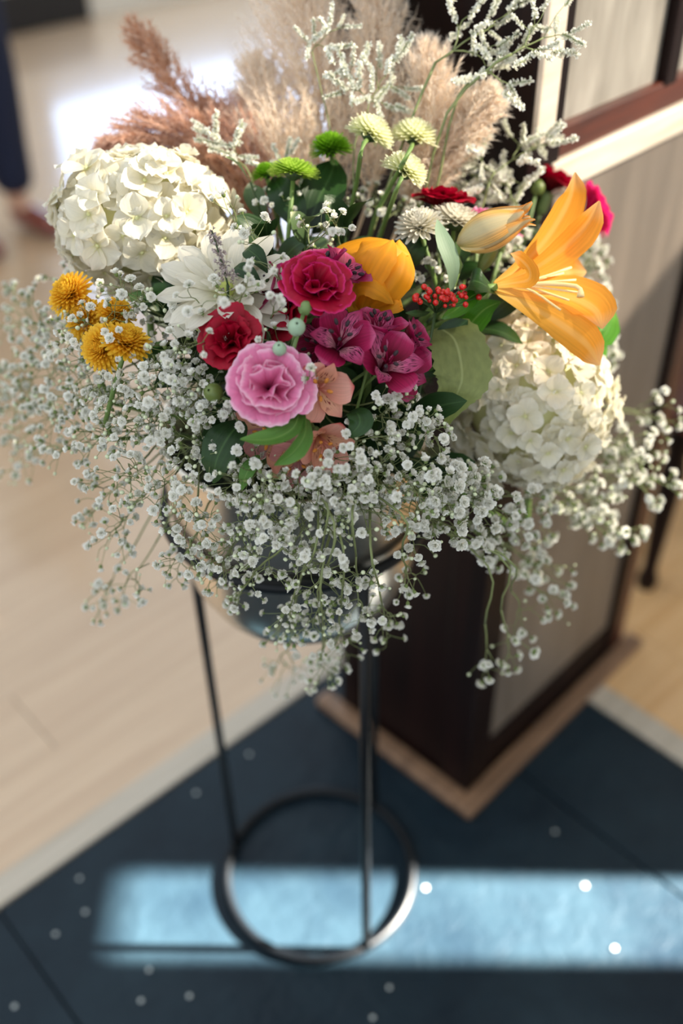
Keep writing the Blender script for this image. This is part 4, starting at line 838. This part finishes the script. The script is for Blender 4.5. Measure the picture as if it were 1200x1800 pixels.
# ------------------------------------------------------------------ statice (sea lavender) sprays
def spike_mesh(seed):
    g = np.random.default_rng(seed); mb = MB(); n = 19
    for i in range(n):
        u = i / (n - 1); c = np.array([0, 0.12 * u * u, u])
        for k in range(4):
            a = g.uniform(-1.9, 1.9); d = unit([math.sin(a), math.cos(a) * 0.8, 0.6])
            V, Fc, U = petal(0.16 * g.uniform(0.7, 1.2), 0.15, [(0, 0.4), (0.6, 1), (1, 0.7)], 2, 2, 0.8, -0.6, cup=0.4, ruf=0.02)
            mb.add(V, Fc, U, 0, m4(frame(d, g.uniform(0, 6)), c + d * g.uniform(0.0, 0.08)))
    mb.add(*tube([(0, 0, 0), (0, 0.03, 0.5), (0, 0.12, 1)], 0.022, 4), 1)
    return mb.mesh('flower_spike', [M_lim, M_gstem])
SP = [spike_mesh(s) for s in range(4)]
def statice(label, base, mids, spikes, Z, L=0.024, r=0.0013):
    """base/mids: picture-plane stem points; spikes: (x, y, dz) tips"""
    b = [P(*q) for q in base]; a = anchor(0.06); t = thing('statice_spray', b[-1], label, 'statice')
    L0 = at(t); mb = MB(); mb.add(*tube(spline([a, (a + b[0]) / 2 + ez * 0.01] + b, 14) - L0, r, 6))
    tips = np.array([P(x, y, Z + dz) for x, y, dz in spikes]); ed = []
    grow(b[-1], tips, ed, 0, NR, 0.35, r * 0.8)
    dirs = {}
    for p_, q, rr in ed:
        mb.add(*tube(bend(p_, q, 0.04) - L0, [rr] * 5, 5)); dirs[tuple(np.round(q, 6))] = unit(q - p_)
    put('stems', mb.mesh('stems', M_gstem), t)
    for q in tips:
        d = unit(dirs.get(tuple(np.round(q, 6)), up) + NR.normal(0, 0.15, 3)); s = L * R_.uniform(0.75, 1.2)
        put('flower_spike', SP[R_.randrange(4)], t, m4(frame(d, R_.uniform(0, 6)), q - L0 - d * s * 0.35, s))
def cloud(n, x, y, rx, ry, dz=0.03):
    return [(x + rx * NR.uniform(-1, 1), y + ry * NR.uniform(-1, 1), NR.uniform(-dz, dz)) for _ in range(n)]
statice('white statice spray towering at the top behind the lemon flowers', [(650, 420, 0.95), (725, 205, 0.91), (765, 110, 0.90)], 0, [(795, 25, 0), (812, 50, .01), (835, 20, 0), (845, 45, -.01), (850, 75, 0), (868, 60, .01), (875, 90, 0), (885, 75, -.01), (870, 120, .01), (845, 130, 0), (830, 85, 0), (800, 60, .02), (860, 30, 0), (880, 40, .01), (890, 105, 0), (905, 10, 0), (925, 0, 0), (790, -10, 0), (850, -10, 0), (870, 10, 0)], 0.89, 0.019)
statice('white statice spray leaning right across the sun-painted stile', [(720, 420, 0.95), (780, 210, 0.90), (860, 120, 0.88), (900, 95, 0.87)], 0, [(925, 105, 0), (945, 98, 0), (960, 85, 0), (980, 78, .01), (1000, 65, 0), (1015, 52, 0), (950, 50, .01), (975, 45, .01), (940, 20, 0), (960, 8, 0), (985, 90, 0), (1000, 0, .01), (915, 40, 0), (930, 60, .01)], 0.865, 0.019)
statice('white statice spray with a drooping tip beside the dark post', [(740, 420, 0.95), (800, 180, 0.90), (860, 125, 0.89)], 0, [(908, 145, 0), (900, 158, 0), (893, 172, 0), (850, 135, 0), (835, 140, .01), (818, 140, 0), (862, 105, 0), (880, 95, 0)], 0.885, 0.019)
statice('small pale statice spray arching over the beige pampas', [(600, 420, 0.95), (582, 240, 0.94), (562, 150, 0.93), (548, 90, 0.93)], 0, [(533, 65, 0), (540, 82, 0), (560, 62, 0), (570, 45, 0), (582, 32, 0), (600, 40, .01), (615, 45, 0), (585, 80, 0), (600, 82, 0), (575, 95, 0), (552, 55, 0)], 0.905, 0.017, 0.0007)
statice('dense white statice spray right above the lemon chrysanthemums', [(610, 420, 0.93), (622, 260, 0.92), (645, 200, 0.91)], 0, [(590, 130, 0), (605, 120, 0), (600, 150, 0), (620, 105, 0), (640, 100, 0), (650, 115, 0), (665, 105, .01), (680, 120, 0), (700, 95, 0), (710, 85, 0), (690, 105, 0), (630, 140, 0), (655, 150, 0), (670, 165, .01), (690, 140, .02), (700, 160, .02), (720, 155, .02), (640, 175, 0), (620, 170, 0), (660, 185, .01), (685, 185, .02), (705, 190, .02), (615, 145, 0), (590, 165, 0)], 0.90, 0.019, 0.0008)
statice('blurred white statice spray in front of the dark post', [(780, 480, .96), (840, 380, .95), (860, 320, .94)], 0, cloud(16, 880, 265, 60, 35) + cloud(9, 960, 245, 30, 15) + cloud(5, 840, 320, 40, 20), 0.955, 0.019, 0.0012)
statice('blurred white statice spray left of the dark red half-open carnation', [(800, 500, .96), (890, 420, .95), (915, 380, .95)], 0, cloud(12, 905, 335, 40, 30) + cloud(5, 880, 300, 30, 20), 0.965, 0.018, 0.0012)
statice('white statice spray leaning left over the left hydrangea', [(480, 440, 0.93), (440, 310, 0.93), (420, 285, 0.93)], 0, [(355, 222, 0), (365, 235, 0), (378, 228, 0), (385, 245, 0), (400, 255, 0), (372, 250, 0), (412, 250, 0), (420, 242, 0), (395, 268, 0), (430, 275, 0), (440, 285, 0), (410, 275, 0)], 0.92, 0.018, 0.0009)
statice('short white statice spray beside the lime green chrysanthemum', [(500, 440, 0.95), (485, 330, 0.95), (492, 300, 0.95)], 0, [(505, 265, 0), (515, 262, 0), (490, 275, 0), (478, 285, 0), (470, 330, -.02), (490, 330, -.02), (535, 320, -.02), (548, 325, -.02)], 0.94, 0.016, 0.0009)

# ------------------------------------------------------------------ pampas grass
def pampas(label, pts, W, m, nb=150, nh=46, wprof=None):
    ax = spline([P(*q) for q in pts], 40); t = thing('pampas_plume', ax[0], label, 'pampas grass'); L0 = at(t)
    a = anchor(0.05); g = NR
    put('stem', MB().add(*tube(spline([a, (a + ax[0]) / 2, ax[0], ax[10], ax[25], ax[39]], 20) - L0, np.linspace(0.0028, 0.0006, 20), 6)).mesh('stem', M_pamp if m is M_pamp else M_pampb), t)
    V = []; Fc = []; U = []; n = 0
    for i in range(nb):
        u = g.uniform(0, 1) ** 0.9; k = min(38, int(u * 39)); c = ax[k]; tg = unit(ax[k + 1] - ax[max(0, k - 1)])
        sd = unit(np.cross(tg, g.normal(0, 1, 3))); wl = W * np.interp(u, [0, 0.2, 0.55, 0.85, 1], [0.6, 1, 0.85, 0.45, 0.15]) * g.uniform(0.6, 1.1)
        dr = unit(sd * 0.75 + tg * 0.75); end = c + dr * wl + tg * wl * 0.35 - ez * wl * 0.12
        br = spline([c, c + dr * wl * 0.5, end], 8)
        for h in range(nh):
            f = 0.12 + 0.88 * h / nh; q = f * 7; j = min(6, int(q)); o = br[j] + (br[j + 1] - br[j]) * (q - j)
            bt_ = unit(br[j + 1] - br[j]); d = unit(bt_ * 1.0 + g.normal(0, 0.55, 3)); l = g.uniform(0.006, 0.014)
            s_ = unit(np.cross(d, g.normal(0, 1, 3))) * 0.0006
            V += [o - s_, o + s_, o + d * l]; U += [(0, 0), (0, 1), (1, 0.5)]; Fc.append((n, n + 1, n + 2)); n += 3
    put('plume', MB().add(np.array(V) - L0, Fc, np.array(U)).mesh('plume', m, False), t, kind='stuff')
pampas('tall cream pampas plume at the top centre', [(590, 370, 0.99), (565, 230, 1.01), (540, 80, 1.02), (512, -110, 1.03)], 0.108, M_pamp, 480)
pampas('cream pampas plume right of the tallest one, topped by statice', [(650, 340, 0.98), (660, 200, 0.985), (665, 70, 0.99), (660, -90, 0.99)], 0.062, M_pamp, 330)
pampas('cream pampas plume against the dark post', [(715, 360, 0.97), (740, 270, 0.96), (758, 180, 0.95), (752, 80, 0.95)], 0.058, M_pamp, 260)
pampas('small cream pampas plume leaning right toward the post', [(750, 340, 0.96), (790, 265, 0.95), (830, 205, 0.935), (866, 168, 0.925)], 0.038, M_pamp, 170)
pampas('short cream pampas plume behind the green chrysanthemums', [(530, 370, 0.97), (505, 300, 0.98), (480, 220, 1.0), (450, 110, 1.02)], 0.078, M_pamp, 330)
pampas('pinkish cream pampas plume left of the cream ones', [(480, 370, 0.96), (440, 290, 0.98), (405, 230, 1.0), (365, 200, 1.01)], 0.055, M_pampk, 240)
pampas('brown pampas plume pointing up left, above the hydrangea', [(430, 350, 0.99), (370, 240, 1.0), (300, 140, 1.01), (228, 40, 1.02)], 0.050, M_pampb, 125, 46)
pampas('dusky brown pampas plume curving down behind the left hydrangea', [(440, 360, 0.99), (370, 270, 0.99), (280, 235, 0.985), (180, 265, 0.97)], 0.052, M_pampk, 260)
pampas('short rust brown pampas plume beside the left hydrangea', [(470, 420, 0.97), (440, 350, 0.975), (400, 300, 0.98), (350, 270, 0.98)], 0.040, M_pampb, 190)

# ------------------------------------------------------------------ person at the far left edge
def skin(name, pts, edges, rad, m, parent, sub=2):
    me = bpy.data.meshes.new(name); me.from_pydata([tuple(p) for p in pts], edges, []); me.materials.append(m)
    o = put(name, me, parent); s = o.modifiers.new('skin', 'SKIN'); s.use_smooth_shade = True
    sv = me.skin_vertices[0].data if me.skin_vertices else None
    if sv is None:
        bpy.context.view_layer.objects.active = o; sv = me.skin_vertices[0].data
    for i, r in enumerate(rad): sv[i].radius = (r, r) if np.isscalar(r) else r
    sv[0].use_root = True
    b = o.modifiers.new('sub', 'SUBSURF'); b.levels = sub; b.render_levels = sub
    return o
M_navy = simple('navy_wool', (20, 30, 58), 0.85, bump=0.3, bscale=500); M_skin = simple('skin', (206, 160, 132), 0.55); M_hair = simple('brown_hair', (60, 40, 28), 0.6); M_shoe = simple('brown_leather', (122, 58, 42), 0.35, coat=0.4); M_shirt = simple('white_shirt', (232, 232, 232), 0.8)
fp = G(10, 440); ORI = np.array([fp[0] - 0.055, fp[1] + 0.12, 0])
pe = thing('person', ORI, 'person in navy suit and brown shoes at the far left edge', 'person')
Xf = unit(np.array([0.75, -0.66, 0])); Yl = np.array([-Xf[1], Xf[0], 0])
def B(x, y, z): return Xf * x + Yl * y + ez * z
LH, RH = 0.1, -0.1
body = [B(0, 0, .95), B(0, 0, 1.12), B(0, 0, 1.32), B(0, 0, 1.46), B(0, 0, 1.53), B(.015, 0, 1.62), B(.02, 0, 1.70)]
bd = [.12, .115, .13, .07, .05, .085, .075]; be = [(0, 1), (1, 2), (2, 3), (3, 4), (4, 5), (5, 6)]
for sgn in (1, -1):
    i = len(body); body += [B(0, sgn * .1, .88), B(.02, sgn * .105, .5), B(-.01, sgn * .11, .09), B(.13, sgn * .12, .035)]; bd += [.085, .058, .04, .03]; be += [(0, i), (i, i + 1), (i + 1, i + 2), (i + 2, i + 3)]
    i = len(body); body += [B(0, sgn * .19, 1.42), B(-.03, sgn * .23, 1.14), B(.18, sgn * .12, 1.13), B(.25, sgn * .07, 1.15)]; bd += [.05, .042, .03, .028]; be += [(2, i), (i, i + 1), (i + 1, i + 2), (i + 2, i + 3)]
    for f_ in range(5):
        k = len(body); w0 = body[i + 3]
        if f_ < 4: body += [w0 + B(.05, -sgn * .02, .03 - .02 * f_), w0 + B(.085 - .004 * abs(f_ - 1), -sgn * .045, .032 - .021 * f_)]
        else: body += [w0 + B(.02, -sgn * .005, .045), w0 + B(.045, -sgn * .02, .07)]
        bd += [.009, .008]; be += [(i + 3, k), (k, k + 1)]
skin('body', body, be, bd, M_skin, pe)
for sgn in (1, -1):
    skin('trouser_leg', [B(0, sgn * .07, .98), B(0, sgn * .1, .82), B(.02, sgn * .107, .5), B(.0, sgn * .11, .3), B(-.005, sgn * .11, .12)], [(0, 1), (1, 2), (2, 3), (3, 4)], [.11, .105, .085, .078, .074], M_navy, pe)
    skin('shoe', [B(-.05, sgn * .11, .05), B(.03, sgn * .115, .055), B(.14, sgn * .12, .042), B(.21, sgn * .122, .034)], [(0, 1), (1, 2), (2, 3)], [.045, .048, .042, .03], M_shoe, pe)
    skin('sleeve', [B(0, sgn * .15, 1.44), B(-.0, sgn * .205, 1.38), B(-.03, sgn * .235, 1.14), B(.17, sgn * .13, 1.13)], [(0, 1), (1, 2), (2, 3)], [.07, .068, .06, .047], M_navy, pe)
skin('jacket', [B(0, 0, .86), B(0, 0, 1.0), B(0, 0, 1.15), B(0, 0, 1.33), B(0, 0, 1.45)], [(0, 1), (1, 2), (2, 3), (3, 4)], [(.17, .15), (.165, .14), (.155, .135), (.175, .14), (.12, .1)], M_navy, pe)
skin('hair', [B(-.01, 0, 1.66), B(-.01, 0, 1.735)], [(0, 1)], [.092, .075], M_hair, pe)
for sgn in (1, -1):
    put('eye', MB().add(*ball(.012, 8, 6)).mesh('eye', simple('eye_white', (235, 232, 228), 0.2) if sgn > 0 else bpy.data.materials['eye_white']), pe, m4(None, B(.092, sgn * .03, 1.655)))
put('nose', MB().add(*ball(.014, 8, 6, 1.6)).mesh('nose', M_skin), pe, m4(None, B(.105, 0, 1.625)))
put('mouth', MB().add(*ball(.016, 10, 6, 0.35)).mesh('mouth', simple('lips', (170, 96, 90), 0.5)), pe, m4(None, B(.094, 0, 1.59)))

# ------------------------------------------------------------------ small white discs on the slate in place of glints
for i, (x, y) in enumerate(((140, 1545), (975, 1463), (1028, 1558), (438, 1327), (345, 1395), (248, 1760), (333, 1752), (757, 1341), (684, 1737), (655, 1790), (150, 1604), (98, 1643), (26, 1770), (262, 1706), (1080, 1668), (748, 1562))):
    o = put('glint_disc', MB().add(*lathe([(0.0001, 0), (0.0034, 0), (0.0034, 0.0006), (0.0001, 0.0006)], 7)).mesh('glint_disc', M_glint, False))
    g3 = G(x, y); o.location = (g3[0], g3[1], 0.0018); o.rotation_euler = (R_.uniform(-0.1, 0.1), R_.uniform(-0.1, 0.1), R_.uniform(0, 6))
    tag(o, 'tiny white disc standing in for a glint on the dark slate', 'glint', 'glint discs on the slate')
for o in list(COL.objects):
    if '_l' in o: del o['_l']
